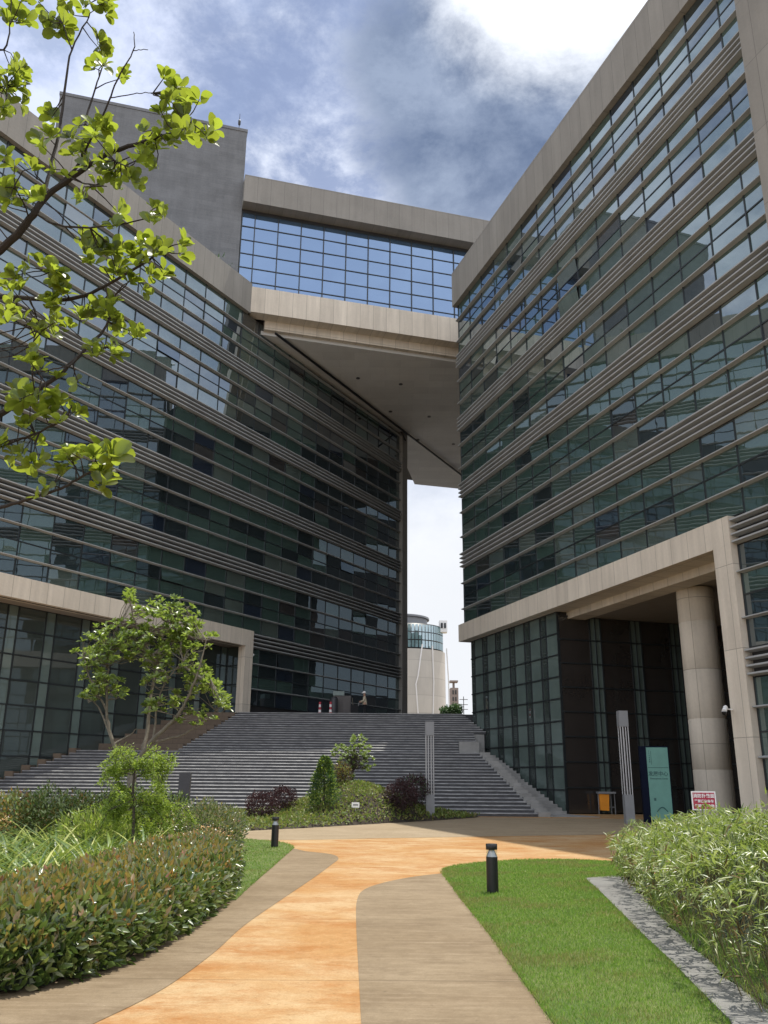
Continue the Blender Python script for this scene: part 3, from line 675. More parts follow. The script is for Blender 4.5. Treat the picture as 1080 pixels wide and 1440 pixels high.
mb = MB(); mb.box(W0, q[0]-.95, q[0]+.95, 212, 218, 0, q[2]); mb.build('wall', M_FARB, FBB)
for dx in (-.5, .15, ):
    for k in range(5):
        mb = MB(); mb.box(W0, q[0]+dx, q[0]+dx+.3, 211.9, 212.05, q[2]-1.6-k*1.6, q[2]-.6-k*1.6); mb.build('window', M_MULL, FBB)
mb = MB(); mb.box(W0, q[0]-.25, q[0]+.25, 214, 215, q[2], q[2]+1.5); mb.box(W0, q[0]-1.0, q[0]+1.0, 213, 216, q[2]+1.5, q[2]+1.9); mb.build('water_tank', M_FARB, FBB)
q2 = atY(652, 990, 190); UM = thing('utility_pole', (q2[0], 190, 0), 'distant thin utility pole with crossarms beside the right wing', 'utility pole')
mb = MB(); mb.tube([(q2[0], 190, 0), (q2[0], 190, q2[2]+1.6)], .09, 6); mb.build('pole', M_DGREY, UM)
for dz in (-1.2, -.2, .9):
    mb = MB(); mb.box(W0, q2[0]-.9, q2[0]+.9, 189.9, 190.1, q2[2]+dz, q2[2]+dz+.12); mb.build('crossarm', M_DGREY, UM)
for px, py, r_, lab in ((627, 1000, .9, 'distant low dark green tree at the foot of the drum building'), (641, 998, 1.1, 'distant dark green tree in front of the brown brick block')):
    q = atY(px, py, 125); tr_ = thing('tree', (q[0], 125, ZT), lab, 'tree')
    mb = MB(); mb.tube([(q[0], 125, ZT), (q[0], 125, q[2])], .08, 6); mb.build('trunk', M_BARK, tr_)
    n = 500; P = np.array([q[0], 125, q[2]])+rdir(n)*np.array([r_, r_, r_*.8])*RNG.random((n, 1))**.4
    leaves('crown', L_CON, P, rdir(n), rdir(n), .35, .2, None, tr_)

# ------------------------------------------------------------------ street furniture
def bollard(loc, label):
    b = thing('bollard_light', loc, label, 'bollard', 'garden bollard lights'); x, y, z = loc
    mb = MB(); mb.lathe((x, y, z), [(.088, 0), (.086, .50)], 28); mb.build('body', M_BLACK, b)
    mb = MB(); mb.lathe((x, y, z), [(.082, .501), (.045, .585), (.042, .60)], 24); mb.build('reflector', M_STEEL, b)
    mb = MB(); mb.lathe((x, y, z), [(.083, .502), (.083, .599)], 24); mb.build('lens', M_CLEAR, b)
    mb = MB(); mb.lathe((x, y, z), [(.083, .60), (.086, .604), (.086, .672), (.080, .68)], 28); mb.build('cap', M_BLACK, b)
    return b
p = atz(693, 1257); b1 = bollard((p[0], p[1], .012), 'black bollard light standing on the right lawn beside the path, nearest')
p = atz(386, 1192); copy_thing(b1, (p[0], p[1], .012), 'black bollard light standing on the tip of the left lawn, farther')
def light_column(loc, label):
    b = thing('light_column', loc, label, 'lamp post', 'slatted plaza light columns'); x, y, z = loc; w = .17
    mb = MB(); mb.box(W0, x-w, x+w, y-w, y+w, z, z+.95); mb.build('base', M_GREYM, b)
    mb = MB(); mb.box(W0, x-w-.01, x+w+.01, y-w-.01, y+w+.01, z+3.25, z+3.80); mb.build('head', M_GREYM, b)
    for dx in (-.15, -.055, .055, .15):
        for dy in (-.15, .15):
            mb = MB(); mb.tube([(x+dx, y+dy, z+.95), (x+dx, y+dy, z+3.25)], .022, 8); mb.build('rod', M_STEEL, b)
    return b
p = atz(605, 1153); lc = light_column((p[0], p[1], 0.), 'grey light column with slatted shaft standing on the planted mound before the stairs')
l2 = copy_thing(lc, (9.45, 34.5, 0.), 'grey light column with slatted shaft beside the teal information board'); l2.scale.z = 1.1
# teal information totem
q = atY(921, 1050, 34.8); x, y = q[0], 34.8; ang = R(-6); FTm = Fr((x, y), (math.cos(ang), math.sin(ang)), (math.sin(ang), -math.cos(ang)))
TT = thing('information_board', (x, y, 0), 'teal and navy information totem with dark lettering by the right entrance', 'sign'); zt_ = q[2]
mb = MB(); mb.box(FTm, -.62, .50, -.22, 0, 0, zt_+.02); mb.build('frame', M_NAVY, TT)
mb = MB(); mb.box(FTm, -.36, .46, .001, .03, .12, zt_-.03); mb.build('panel', M_TEAL, TT)
def face_m(fr, a, o, z): q = fr.pt(a, o, z); return Matrix(((fr.D[0], 0, fr.N[0], q[0]), (fr.D[1], 0, fr.N[1], q[1]), (0, 1, 0, q[2]), (0, 0, 0, 1)))
text_part('lettering', '发展中心', .19, face_m(FTm, .03, .032, zt_-1.03), M_TEALD, TT)
text_part('lettering', 'Development Center', .078, face_m(FTm, .05, .032, zt_-1.2), M_TEALD, TT)
mb = MB(); mb.box(FTm, -.34, .44, .0305, .034, zt_-.80, zt_-.78); mb.build('rule', M_TEALD, TT)
mb = MB()
for k in range(6): mb.box(FTm, -.27+.0, -.255+.004*k, .0305, .034, zt_-.2-.08*k, zt_-.15-.08*k)
mb.box(FTm, -.20, -.185, .0305, .034, zt_-.68, zt_-.16); mb.build('print', M_TEALD, TT)
mb = MB(); mb.lathe((0, 0, 0), [(.001, 0), (.07, 0)], 12); mb = MB(); mb.box(FTm, -.2, -.12, .0305, .034, zt_-2.02, zt_-1.92); mb.build('arrow', M_TEALD, TT)
mb = MB(); pts = [FTm.pt(-.12+.4*k/14, .033, .42+.16*math.sin(math.pi*k/14)) for k in range(15)]; mb.tube(pts, .018, 6); mb.build('emblem', M_TEALD, TT)
# red notice on a stake
q = atY(990, 1126, 17.5); x, y = q[0], 17.5; ang = R(-4); FN = Fr((x, y), (math.cos(ang), math.sin(ang)), (math.sin(ang), -math.cos(ang))); zc = q[2]
RS = thing('notice_sign', (x, y, 0), 'small red notice with white border and writing, on a stake behind the bamboo', 'sign')
mb = MB(); mb.tube([(x, y+.03, 0), (x, y+.03, zc)], .02, 8); mb.build('stake', M_STEEL, RS)
mb = MB(); mb.box(FN, -.232, .232, -.012, 0, zc-.175, zc+.175); mb.build('border', M_WHITE, RS)
mb = MB(); mb.box(FN, -.207, .207, .001, .005, zc-.15, zc+.15); mb.build('face', M_RED, RS)
text_part('lettering', '消防扑救面', .082, face_m(FN, 0, .007, zc+.085), M_WHITE, RS, .0015)
text_part('lettering', '严禁违章停车', .062, face_m(FN, 0, .007, zc-.012), M_WHITE, RS, .0015)
text_part('lettering', '严禁堆放杂物', .062, face_m(FN, 0, .007, zc-.098), M_WHITE, RS, .0015)
# orange bin
q = atz(851, 1145); x, y = q[0], q[1]
BN = thing('litter_bin', (x, y, 0), 'orange litter bin with grey lid and frame by the entrance glass', 'litter bin')
mb = MB(); mb.prism(Fr((x, y), (0, 1), (1, 0)), -.2, .2, [(-.24, .18), (.16, .16), (.2, .90), (-.26, .92)]); mb.build('body', M_ORANGE, BN)
mb = MB(); mb.box(W0, x-.32, x+.52, y-.25, y+.25, .93, 1.02); mb.build('lid', M_GREYM, BN)
for dx in (-.3, .30, .48):
    mb = MB(); mb.box(W0, x+dx, x+dx+.035, y-.03, y+.03, 0, .93); mb.build('leg', M_GREYM, BN)
mb = MB(); mb.box(W0, x+.2, x+.5, y-.03, y+.03, .3, .34); mb.build('rail', M_GREYM, BN)
# dark slab sign left of the hedge
q = atY(261, 1086, 27.0); x, y = q[0], 27.0
DS = thing('sign_pillar', (x, y, 0), 'plain charcoal slab pillar standing before the lower stairs', 'sign')
mb = MB(); mb.box(W0, x-.17, x+.17, y-.09, y+.09, 0, q[2]); mb.build('slab', M_DGREY, DS)
mb = MB(); mb.box(W0, x-.2, x+.2, y-.12, y+.12, 0, .06); mb.build('foot', M_GREYM, DS)
# security cameras
def seccam(p, d, label):
    b = thing('security_camera', p, label, 'camera'); d = Vector(d).normalized(); P = Vector(p)
    mb = MB(); mb.tube([P, P+d*.28], .025, 8); mb.build('bracket', M_WHITE, b)
    e = P+d*.28; mb = MB(); mb.tube([e+Vector((.0, .0, .05)), e-Vector((.18, .28, .12))], [.075, .085], 12); mb.build('housing', M_WHITE, b)
    mb = MB(); mb.lathe((e.x-.18, e.y-.28, e.z-.24), [(.03, 0), (.08, .06), (.085, .12)], 12); mb.build('dome', M_BLACK, b)
seccam(FRI.pt(PB+.1, .32, 3.95), FRI.N+np.array([0, 0, .1]), 'white security camera on the right portal pillar')
seccam(FL.pt(.3, .1, 9.2), FL.D+np.array([.3, 0, .1]), 'white security camera on top of the left portal pillar')
q = FRI.pt(-.32, -.2, PAR1-.1); seccam(q, -FRI.D, 'white security camera on the right wing parapet corner, near the skybridge')
# plaque on the mound is placed with the mound below

# ------------------------------------------------------------------ people and things at the top of the stairs
YP = 59.5
q = atY(513, 990, YP); x = q[0]
PS = thing('person', (x, YP, ZT), 'person in a cream coat and white cap facing left at the stair top', 'person')
def skin_body(name, J, E, mat, parent, root=0):
    me = bpy.data.meshes.new(name); me.from_pydata([j[:3] for j in J], E, []); o = bpy.data.objects.new(name, me); COL.objects.link(o)
    md = o.modifiers.new('s', 'SKIN'); sk = me.skin_vertices[0].data
    for v_, j in zip(sk, J): v_.radius = (j[3], j[3] if len(j) < 5 else j[4])
    sk[root].use_root = True
    sb = o.modifiers.new('u', 'SUBSURF'); sb.levels = sb.render_levels = 2
    bpy.context.view_layer.update(); m2 = bpy.data.meshes.new_from_object(o.evaluated_get(bpy.context.evaluated_depsgraph_get())); bpy.data.objects.remove(o)
    m2.materials.clear(); m2.materials.append(mat)
    for pg in m2.polygons: pg.use_smooth = True
    q_ = bpy.data.objects.new(name, m2); COL.objects.link(q_); q_.parent = parent; return q_
J = [(0, 0, .92, .13, .11), (0, 0, 1.12, .13, .10), (-.01, 0, 1.34, .15, .11), (-.02, 0, 1.46, .06), (-.04, 0, 1.56, .075, .09), (-.05, 0, 1.66, .085, .09),
     (0, -.10, .88, .09), (.02, -.10, .48, .062), (.0, -.10, .09, .045), (-.14, -.10, .04, .04), (0, .10, .88, .09), (.03, .10, .48, .062), (.06, .10, .09, .045), (-.08, .10, .04, .04),
     (-.01, -.17, 1.38, .06), (-.10, -.20, 1.14, .045), (-.32, -.16, 1.10, .036), (-.40, -.15, 1.09, .03), (-.01, .17, 1.38, .06), (-.08, .2, 1.14, .045), (-.30, .16, 1.06, .036), (-.38, .14, 1.05, .03)]
E = [(0, 1), (1, 2), (2, 3), (3, 4), (4, 5), (0, 6), (6, 7), (7, 8), (8, 9), (0, 10), (10, 11), (11, 12), (12, 13), (2, 14), (14, 15), (15, 16), (16, 17), (2, 18), (18, 19), (19, 20), (20, 21)]
skin_body('body', J, E, M_SKIN, PS)
J2 = [(0, 0, .80, .17, .15), (0, 0, 1.12, .16, .14), (-.01, 0, 1.36, .165, .13), (-.02, 0, 1.45, .09), (-.01, -.17, 1.38, .08), (-.10, -.20, 1.14, .062), (-.30, -.165, 1.105, .052), (-.01, .17, 1.38, .08), (-.08, .2, 1.14, .062), (-.28, .165, 1.065, .052)]
skin_body('coat', J2, [(0, 1), (1, 2), (2, 3), (2, 4), (4, 5), (5, 6), (2, 7), (7, 8), (8, 9)], M_COAT, PS)
J3 = [(0, 0, .86, .13, .12), (0, -.10, .80, .10), (.02, -.10, .48, .08), (.0, -.10, .10, .065), (0, .10, .80, .10), (.03, .10, .48, .08), (.06, .10, .10, .065)]
skin_body('trousers', J3, [(0, 1), (1, 2), (2, 3), (0, 4), (4, 5), (5, 6)], M_TROU, PS)
mb = MB(); mb.lathe((x-.05, YP, ZT+1.67), [(.11, 0), (.115, .03), (.10, .10), (.05, .14)], 16); mb.box(W0, x-.22, x-.05, YP-.09, YP+.09, ZT+1.665, ZT+1.685); mb.build('cap', M_WHITE, PS)
CT = thing('cleaning_trolley', (x-.62, YP, ZT), 'dark cleaning trolley held by the person in the cream coat', 'trolley')
mb = MB(); mb.box(W0, x-.95, x-.45, YP-.25, YP+.25, ZT+.18, ZT+.85); mb.build('bin', M_TROU, CT)
mb = MB(); mb.tube([(x-.45, YP-.16, ZT+.8), (x-.38, YP-.16, ZT+1.08), (x-.38, YP+.16, ZT+1.08), (x-.45, YP+.16, ZT+.8)], .018, 6); mb.build('handle', M_STEEL, CT)
mb = MB(); mb.tube([(x-.8, YP, ZT+.7), (x-.86, YP, ZT+1.35)], .02, 6); mb.build('broom', M_BARKP, CT)
for dx in (-.88, -.52):
    mb = MB(); mb.tube([(x+dx, YP-.26, ZT+.09), (x+dx, YP+.26, ZT+.09)], .09, 12); mb.build('wheel', M_BLACK, CT)
q = atY(481, 990, 60.5); x = q[0]
CB = thing('utility_cabinet', (x, 60.5, ZT), 'grey-brown utility cabinet with a pale teal upper panel at the stair top', 'cabinet')
mb = MB(); mb.box(W0, x-.6, x+.62, 60.2, 60.9, ZT+.18, ZT+1.55); mb.build('carcass', M_CAB, CB)
mb = MB(); mb.box(W0, x-.62, x+.15, 60.15, 60.6, ZT+1.56, ZT+1.86); mb.build('top_panel', M_CABT, CB)
for dx in (-.56, .05):
    mb = MB(); mb.box(W0, x+dx, x+dx+.55, 60.16, 60.198, ZT+.3, ZT+1.45); mb.build('door', M_CAB, CB)
for dx in (-.55, .5):
    mb = MB(); mb.box(W0, x+dx, x+dx+.08, 60.3, 60.8, ZT, ZT+.18); mb.build('leg', M_BLACK, CB)
x = atY(466, 990, 58.5)[0]
BA = thing('barrel', (x+.1, 59.6, ZT), 'black drum standing between the striped posts and the cabinet', 'barrel')
mb = MB(); mb.lathe((x+.1, 59.6, ZT), [(.26, 0), (.28, .3), (.27, .34), (.28, .38), (.28, .8), (.27, .84), (.26, 1.3), (.2, 1.36)], 18); mb.build('drum', M_DGREY, BA)
mb = MB(); mb.lathe((x+.1, 59.6, ZT+1.36), [(.21, 0), (.2, .05), (.05, .08)], 18); mb.build('lid', M_BLACK, BA)
def post(loc, label):
    b = thing('traffic_post', loc, label, 'traffic post', 'red and white posts at the stair top'); x, y, z = loc
    for k in range(5):
        mb = MB(); mb.lathe((x, y, z+.06+k*.17), [(.10-.006*k, 0), (.10-.006*k, .168)], 14); mb.build('band', M_REDP if k % 2 == 0 else M_WHITE, b)
    mb = MB(); mb.lathe((x, y, z), [(.2, 0), (.19, .05), (.1, .06)], 14); mb.build('base', M_BLACK, b); return b
q = atY(450, 990, 57.6); p1 = post((q[0], 57.6, ZT), 'red and white traffic post at the stair top, leftmost'); q = atY(465, 990, 57.4); copy_thing(p1, (q[0], 57.4, ZT), 'red and white traffic post at the stair top, beside the black drum')

# ------------------------------------------------------------------ plants
def hedge(root, poly, H, n, mats, wts, L, Wd, edge=.28, tip_top=None, up=.5, prof=None, core=True, rough=.07, seed=0., over=0., bend=0., dens=None):
    poly = np.asarray(poly)[:, :2]
    P = sample_poly(poly, n)
    a_ = poly; b_ = np.roll(poly, -1, 0); ln = np.linalg.norm(b_-a_, axis=1); ii = RNG.choice(len(poly), n//2, p=ln/ln.sum()); tt = RNG.random((n//2, 1)); cen = poly.mean(0)
    Q0 = a_[ii]*(1-tt)+b_[ii]*tt; tn = (b_-a_)[ii]/ln[ii][:, None]; nr = np.c_[-tn[:, 1], tn[:, 0]]; nr *= np.where(((poly_dist(Q0+nr*.05, poly)[0])), 1, -1)[:, None]
    P = np.r_[P, Q0+nr*RNG.uniform(.0, .12, (n//2, 1))]; _, e, nx = poly_dist(P, poly)
    if dens is not None: keep = RNG.random(len(P)) < dens(P); P, e, nx = P[keep], e[keep], nx[keep]
    n = len(P)
    h = H*(.55+.45*np.clip(e/edge, 0, 1)**.6) + rough*vnoise(P[:, 0], P[:, 1], 2.2, seed)+rough*.6*vnoise(P[:, 0], P[:, 1], 6., seed+3)
    side = (e < edge*1.1) & (RNG.random(n) < .75)
    z = np.where(side, RNG.random(n)**.8*h, h-RNG.exponential(.09, n)); z = np.clip(z, .03, None)
    pos = np.c_[P, z]; pos[:, :2] += nx*np.where(side, over*(z/H), 0)[:, None]
    d = rdir(n)*.75; d[:, 2] += up; d[:, :2] += nx*np.where(side, .7, .1)[:, None]
    k = RNG.choice(len(mats), n, p=wts)
    if tip_top is not None:
        top = (h-z < .10) & (~side) & (RNG.random(n) < tip_top[1]); k = np.where(top, tip_top[0], np.where(k == tip_top[0], 0, k)); d[top, 2] += .6
    o = leaves('foliage', mats, pos, d, rdir(n)+np.array([0, 0, .6]), RNG.uniform(.7, 1.25, n)*L, RNG.uniform(.8, 1.2, n)*Wd, k, root, prof, bend)
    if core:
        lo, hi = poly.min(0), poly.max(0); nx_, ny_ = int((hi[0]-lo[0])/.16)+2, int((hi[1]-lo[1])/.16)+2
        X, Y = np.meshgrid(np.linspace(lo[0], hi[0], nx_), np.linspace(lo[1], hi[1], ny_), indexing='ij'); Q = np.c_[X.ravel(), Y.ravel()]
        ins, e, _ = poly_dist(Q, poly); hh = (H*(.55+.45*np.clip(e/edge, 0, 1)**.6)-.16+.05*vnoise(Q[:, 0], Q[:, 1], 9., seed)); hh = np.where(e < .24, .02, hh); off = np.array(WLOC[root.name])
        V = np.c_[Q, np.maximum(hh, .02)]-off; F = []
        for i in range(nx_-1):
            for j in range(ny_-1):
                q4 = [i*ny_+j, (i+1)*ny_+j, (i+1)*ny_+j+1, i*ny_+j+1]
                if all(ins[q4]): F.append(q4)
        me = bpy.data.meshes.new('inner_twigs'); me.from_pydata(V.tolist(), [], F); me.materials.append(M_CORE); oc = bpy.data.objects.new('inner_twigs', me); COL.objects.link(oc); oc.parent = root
    return o
OBO = [.15, .62, 1.0, .92, .35]; ELL = [.15, .8, 1.0, .7, .08]; LAN = [.3, 1.0, .85, .5, .04]
# photinia hedge along the left path
outer = [(-4.65, 5.45), (-2.95, 7.32), (-2.40, 8.2), (-2.14, 9.7), (-2.06, 12.2), (-2.28, 14.9), (-2.75, 16.6)]
inner = [(-3.6, 16.9), (-4.1, 14.6), (-3.95, 12.2), (-4.0, 10.6), (-4.4, 9.3), (-5.4, 8.4), (-7.6, 7.9), (-8.2, 5.9)]
HP = [tuple(p) for p in catmull(outer, 4)] + [tuple(p) for p in catmull(inner, 4)]
HD = thing('hedge', (-3, 9, 0), 'long clipped photinia hedge with orange young tips bordering the left path', 'hedge')
nearw = lambda P: np.clip(9.5/np.maximum(P[:, 1], 6), .35, 1.)
hedge(HD, HP, .60, 26000, [L_HDG, L_WHT, L_TIP], [.84, .12, .04], .105, .044, .22, (2, .50), .45, ELL, True, .06, 1., dens=nearw)
# strap-leaved planting
GRP = [(-4.0, 10.5), (-4.15, 13.), (-4.0, 16.2), (-5.0, 19.), (-7.5, 20.5), (-11, 20.), (-12, 12), (-8.5, 8.6), (-5.5, 8.8)]
n = 7600; P = sample_poly(GRP, n); keep = (vnoise(P[:, 0], P[:, 1], 1.6, 2.) > -.35) & (RNG.random(n) < np.clip(13/P[:, 1], .3, 1)); P = P[keep]; n = len(P)
cell = np.round(P/.5); cl = cell*.5+np.c_[np.sin(cell[:, 0]*12.9+cell[:, 1]*78.2), np.sin(cell[:, 0]*39.3+cell[:, 1]*11.1)]*.2+RNG.normal(size=(n, 2))*.05; az = RNG.random(n)*2*math.pi
d = np.c_[np.cos(az)*.8, np.sin(az)*.8, RNG.uniform(.7, 2.2, n)]
hc = .75+.35*np.sin(cell[:, 0]*5.1+cell[:, 1]*3.7)
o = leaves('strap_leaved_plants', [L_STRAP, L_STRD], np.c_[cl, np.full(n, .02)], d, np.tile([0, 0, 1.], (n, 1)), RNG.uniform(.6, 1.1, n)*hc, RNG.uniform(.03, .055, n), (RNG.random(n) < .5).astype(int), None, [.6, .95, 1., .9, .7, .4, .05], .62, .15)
tag(o, 'mass of arching yellow-green strap leaves filling the left bed', 'ground cover', kind='stuff')
n = 5200; P = np.c_[RNG.uniform(-5.6, -3.9, n), RNG.uniform(14.2, 18.4, n)]
o = leaves('low_green_ground_cover', L_FEA, np.c_[P, RNG.uniform(.02, .32, n)], rdir(n)+np.array([0, 0, .6]), rdir(n), .16, .035, None, None); tag(o, 'bright green low ground cover around the young tree', 'ground cover', kind='stuff')
def shrub(name, c, rx, ry, rz, n, mats, wts, L, Wd, label, cat='shrub', stem=True, up=.3, prof=None, shell=.4, lump=.12, group=None):
    root = thing(name, (c[0], c[1], c[3] if len(c) > 3 else 0.), label, cat, group)
    u = rdir(n); r_ = (1-shell*RNG.random(n)**1.6); r_ *= 1+lump*(vnoise(u[:, 0]*3, u[:, 1]*3+u[:, 2]*2.5, 1.6, c[0]*3)*2)
    pos = np.array(c[:3])+u*np.array([rx, ry, rz])*r_[:, None]; g0 = c[3] if len(c) > 3 else 0.
    ok = pos[:, 2] > g0+.04; pos, u = pos[ok], u[ok]; n = len(pos)
    d = u*.8+rdir(n)*.7; d[:, 2] += up
    leaves('foliage', mats, pos, d, rdir(n)+u, RNG.uniform(.7, 1.25, n)*L, RNG.uniform(.8, 1.2, n)*Wd, RNG.choice(len(mats), n, p=wts), root, prof)
    if stem:
        for k in range(4):
            mb = MB(); a = k*1.7; e = (c[0]+rx*.5*math.cos(a), c[1]+ry*.5*math.sin(a), c[2]+rz*.2)
            mb.tube([(c[0]+.05*math.cos(a), c[1]+.05*math.sin(a), g0-.05), ((c[0]*2+e[0])/3, (c[1]*2+e[1])/3, (g0+e[2])/2), e], [.03, .022, .012], 6); mb.build('stem', M_BARK, root)
    return root
def blob_at(px, py, Y): q = atY(px, py, Y); return q[0], Y, q[2]
x, y, z = blob_at(292, 1162, 19.5)
shrub('round_shrub', (x, y, .42), .78, .8, .66, 5200, [L_WHT, L_HDG, L_TIP], [.62, .28, .10], .085, .034, 'rounded grey-green shrub at the far end of the photinia hedge', shell=.35)
for i, (px, lab) in enumerate(((18, 'red-tipped shrub at the left frame edge in the back row of the bed'), (70, 'green shrub second from the left in the back row of the bed'), (122, 'green shrub with a few pink tips in the back row, left of the young tree'), (182, 'olive shrub directly behind the feathery young tree in the back row'), (232, 'dark green shrub right of the young tree trunk'))):
    x, y, z = blob_at(px, 1140, 21.)
    shrub('back_shrub', (x, y, .48), .85, .75, .76+.06*(i % 2), 4800, [L_HDG, L_TIP, L_PAL], [[.35, .55, .10], [.6, .1, .3], [.6, .2, .2], [.5, .15, .35], [.7, .05, .25]][i], .10, .04, lab, group='shrubs in the back row of the left bed', shell=.5)
x, y, z = blob_at(140, 1150, 19); shrub('leafy_shrub', (x, y, .35), .9, .7, .55, 2600, [L_STRAP, L_FEA], [.6, .4], .16, .03, 'loose yellow-green shrub between strap leaves and the feathery young tree', shell=.6)

def branch_tube(mb, pts, r0, r1, n=8, wig=.0, sub=4):
    p = catmull(pts, sub); k = len(p)
    if wig: p = [q+RNG.normal(size=3)*wig*(0 < i < k-1) for i, q in enumerate(p)]
    mb.tube(p, [r0+(r1-r0)*i/(k-1) for i in range(k)], n)
def rosette(acc, c, axis, n, L, Wd, spread=1.0):
    axis = np.array(axis, float); axis /= np.linalg.norm(axis); a = np.cross(axis, [.3, .5, .8]); a /= np.linalg.norm(a); b = np.cross(axis, a); ph = RNG.random()*6.28
    for k in range(n):
        t = ph+2.4*k; el = RNG.uniform(.15, .9)*spread; rad = a*math.cos(t)+b*math.sin(t); d = axis*math.cos(el*1.4)+rad*math.sin(el*1.4)
        acc.append((np.array(c)+rad*.01-axis*.012*k*.3, d, axis*.8-rad*.2+RNG.normal(size=3)*.25, L*RNG.uniform(.65, 1.15), Wd*RNG.uniform(.8, 1.15)))
# mid-distance magnolia in the left bed
YM = 22.0
bx = atY(184, 1130, YM)[0]
MG = thing('magnolia_tree', (bx, YM, 0), 'young magnolia tree with forked pale trunk and open crown before the left wing', 'tree')
mb = MB(); bs = (bx, YM, 0)
fork = atY(186, 1082, YM); 
branch_tube(mb, [(bx, YM, -.05), (bx-.01, YM, 1.0), fork], .14, .11, 10)
LIMB = [[(186, 1082), (170, 1062), (155, 1035), (150, 1000), (150, 960), (152, 925)], [(186, 1082), (200, 1058), (208, 1020), (212, 975), (222, 930), (232, 880), (240, 850)], [(196, 1066), (215, 1040), (245, 1012), (262, 985), (278, 945), (290, 900)],
        [(208, 1020), (222, 990), (232, 960), (258, 930)], [(212, 1045), (250, 1035), (285, 1018), (312, 990)], [(150, 1000), (135, 970), (122, 940), (118, 925)], [(222, 930), (200, 895), (186, 860), (182, 840)], [(152, 925), (160, 895), (165, 880)], [(232, 880), (255, 862), (272, 848)], [(278, 945), (292, 960), (296, 955)], [(155, 1035), (142, 1000), (130, 985)], [(160, 1045), (180, 1036), (192, 1025)]]
limb3 = []
for li, L_ in enumerate(LIMB):
    ph = li*1.9
    pts = [atY(px, py, YM+(.0 if i == 0 else math.sin(ph)*.28*min(i, 4))) for i, (px, py) in enumerate(L_)]
    if li >= 3:     # start on the limb it leaves
        allp = np.array([q for l in limb3 for q in l]); s0 = allp[np.argmin(np.linalg.norm(allp-pts[0], axis=1))]; pts[0] = s0
    limb3.append(catmull(pts, 5)); branch_tube(mb, pts, .062 if li < 3 else .028, .014 if li < 3 else .010, 8, .012)
allp = np.array([q for l in limb3 for q in l])
BL = [(235, 868, 58, 34, 62), (165, 905, 40, 36, 40), (135, 918, 34, 30, 26), (270, 893, 32, 26, 28), (205, 905, 46, 30, 34), (250, 925, 40, 26, 22), (282, 955, 28, 24, 22), (300, 972, 14, 10, 6), (314, 988, 14, 12, 9), (140, 955, 30, 22, 16), (125, 975, 20, 14, 7), (186, 845, 14, 16, 10), (255, 985, 40, 20, 13), (275, 1012, 30, 10, 7), (215, 955, 34, 26, 12), (165, 975, 22, 20, 6), (215, 1000, 16, 24, 5)]
acc = []
for px, py, rx, ry, k in BL:
    for _ in range(int(k*1.6)):
        a = RNG.normal(size=3); a /= np.linalg.norm(a); rr = RNG.random()**.4
        c_ = atY(px+rx*a[0]*rr, py+ry*a[1]*rr, YM+a[2]*rr*1.0)
        j = np.argmin(np.linalg.norm(allp-c_, axis=1)+.25*(allp[:, 2] > c_[2])); s0 = allp[j]
        mid = (s0+c_)/2+np.array([0, 0, -.04])+RNG.normal(size=3)*.04
        mb.tube([s0, mid, c_], [.012, .008, .005], 5)
        ax = (c_-s0)/(np.linalg.norm(c_-s0)+1e-6)*.5+np.array([0, 0, .8])
        rosette(acc, c_, ax, int(RNG.integers(7, 12)), .145, .07, 1.2)
mb.build('trunk', M_BARKP, MG)
A = [np.array([q[i] for q in acc]) for i in range(5)]
leaves('crown', L_MAG, A[0], A[1], A[2], A[3], A[4], None, MG, OBO, .15)
# feathery young tree
YF = 18.0; bx = atY(187, 1190, YF)[0]
FT_ = thing('feathery_tree', (bx, YF, 0), 'small bright green feathery-leaved young tree on a thin dark stem in the left bed', 'tree')
mb = MB(); top = atY(190, 1080, YF); branch_tube(mb, [(bx, YF, -.05), atY(188, 1150, YF), atY(187, 1110, YF), top], .035, .018, 8)
pos, dd, upv = [], [], []
SPR = [((190, 1082), (165, 1068), (155, 1090)), ((190, 1082), (215, 1066), (236, 1078)), ((189, 1090), (170, 1080), (160, 1110)), ((189, 1085), (200, 1064), (196, 1080)), ((189, 1095), (212, 1085), (222, 1108)), ((188, 1120), (165, 1115), (150, 1140)), ((188, 1122), (215, 1112), (232, 1138)), ((188, 1135), (160, 1140), (150, 1165)), ((188, 1130), (210, 1135), (220, 1160)), ((188, 1140), (200, 1150), (205, 1175)), ((189, 1084), (180, 1062), (168, 1075)), ((189, 1084), (222, 1070), (230, 1090)), ((188, 1128), (175, 1128), (168, 1150)), ((188, 1128), (240, 1130), (250, 1150))]
for s_ in SPR:
    for rep in range(3):
        off = RNG.normal()*.42; pp = [atY(px+RNG.normal()*11*(i > 0), py+RNG.normal()*7*(i > 0), YF+off*(i/2)) for i, (px, py) in enumerate(s_)]
        cv = catmull(pp, 7); mb.tube(cv, [.008]*len(cv), 4)
        for i in range(3, len(cv)):
            tdir = cv[i]-cv[i-1]; tdir /= np.linalg.norm(tdir)
            for q in range(6):
                a = rdir(1)[0]; fd = a*.7+tdir*.5+np.array([0, 0, -.35]); fd /= np.linalg.norm(fd)
                for w in range(5): pos.append(cv[i]+fd*.035*w); dd.append(fd*.5+rdir(1)[0]*.8); upv.append(a)
mb.build('trunk', M_BARK, FT_); leaves('crown', L_FEA, pos, dd, upv, .06, .02, None, FT_)

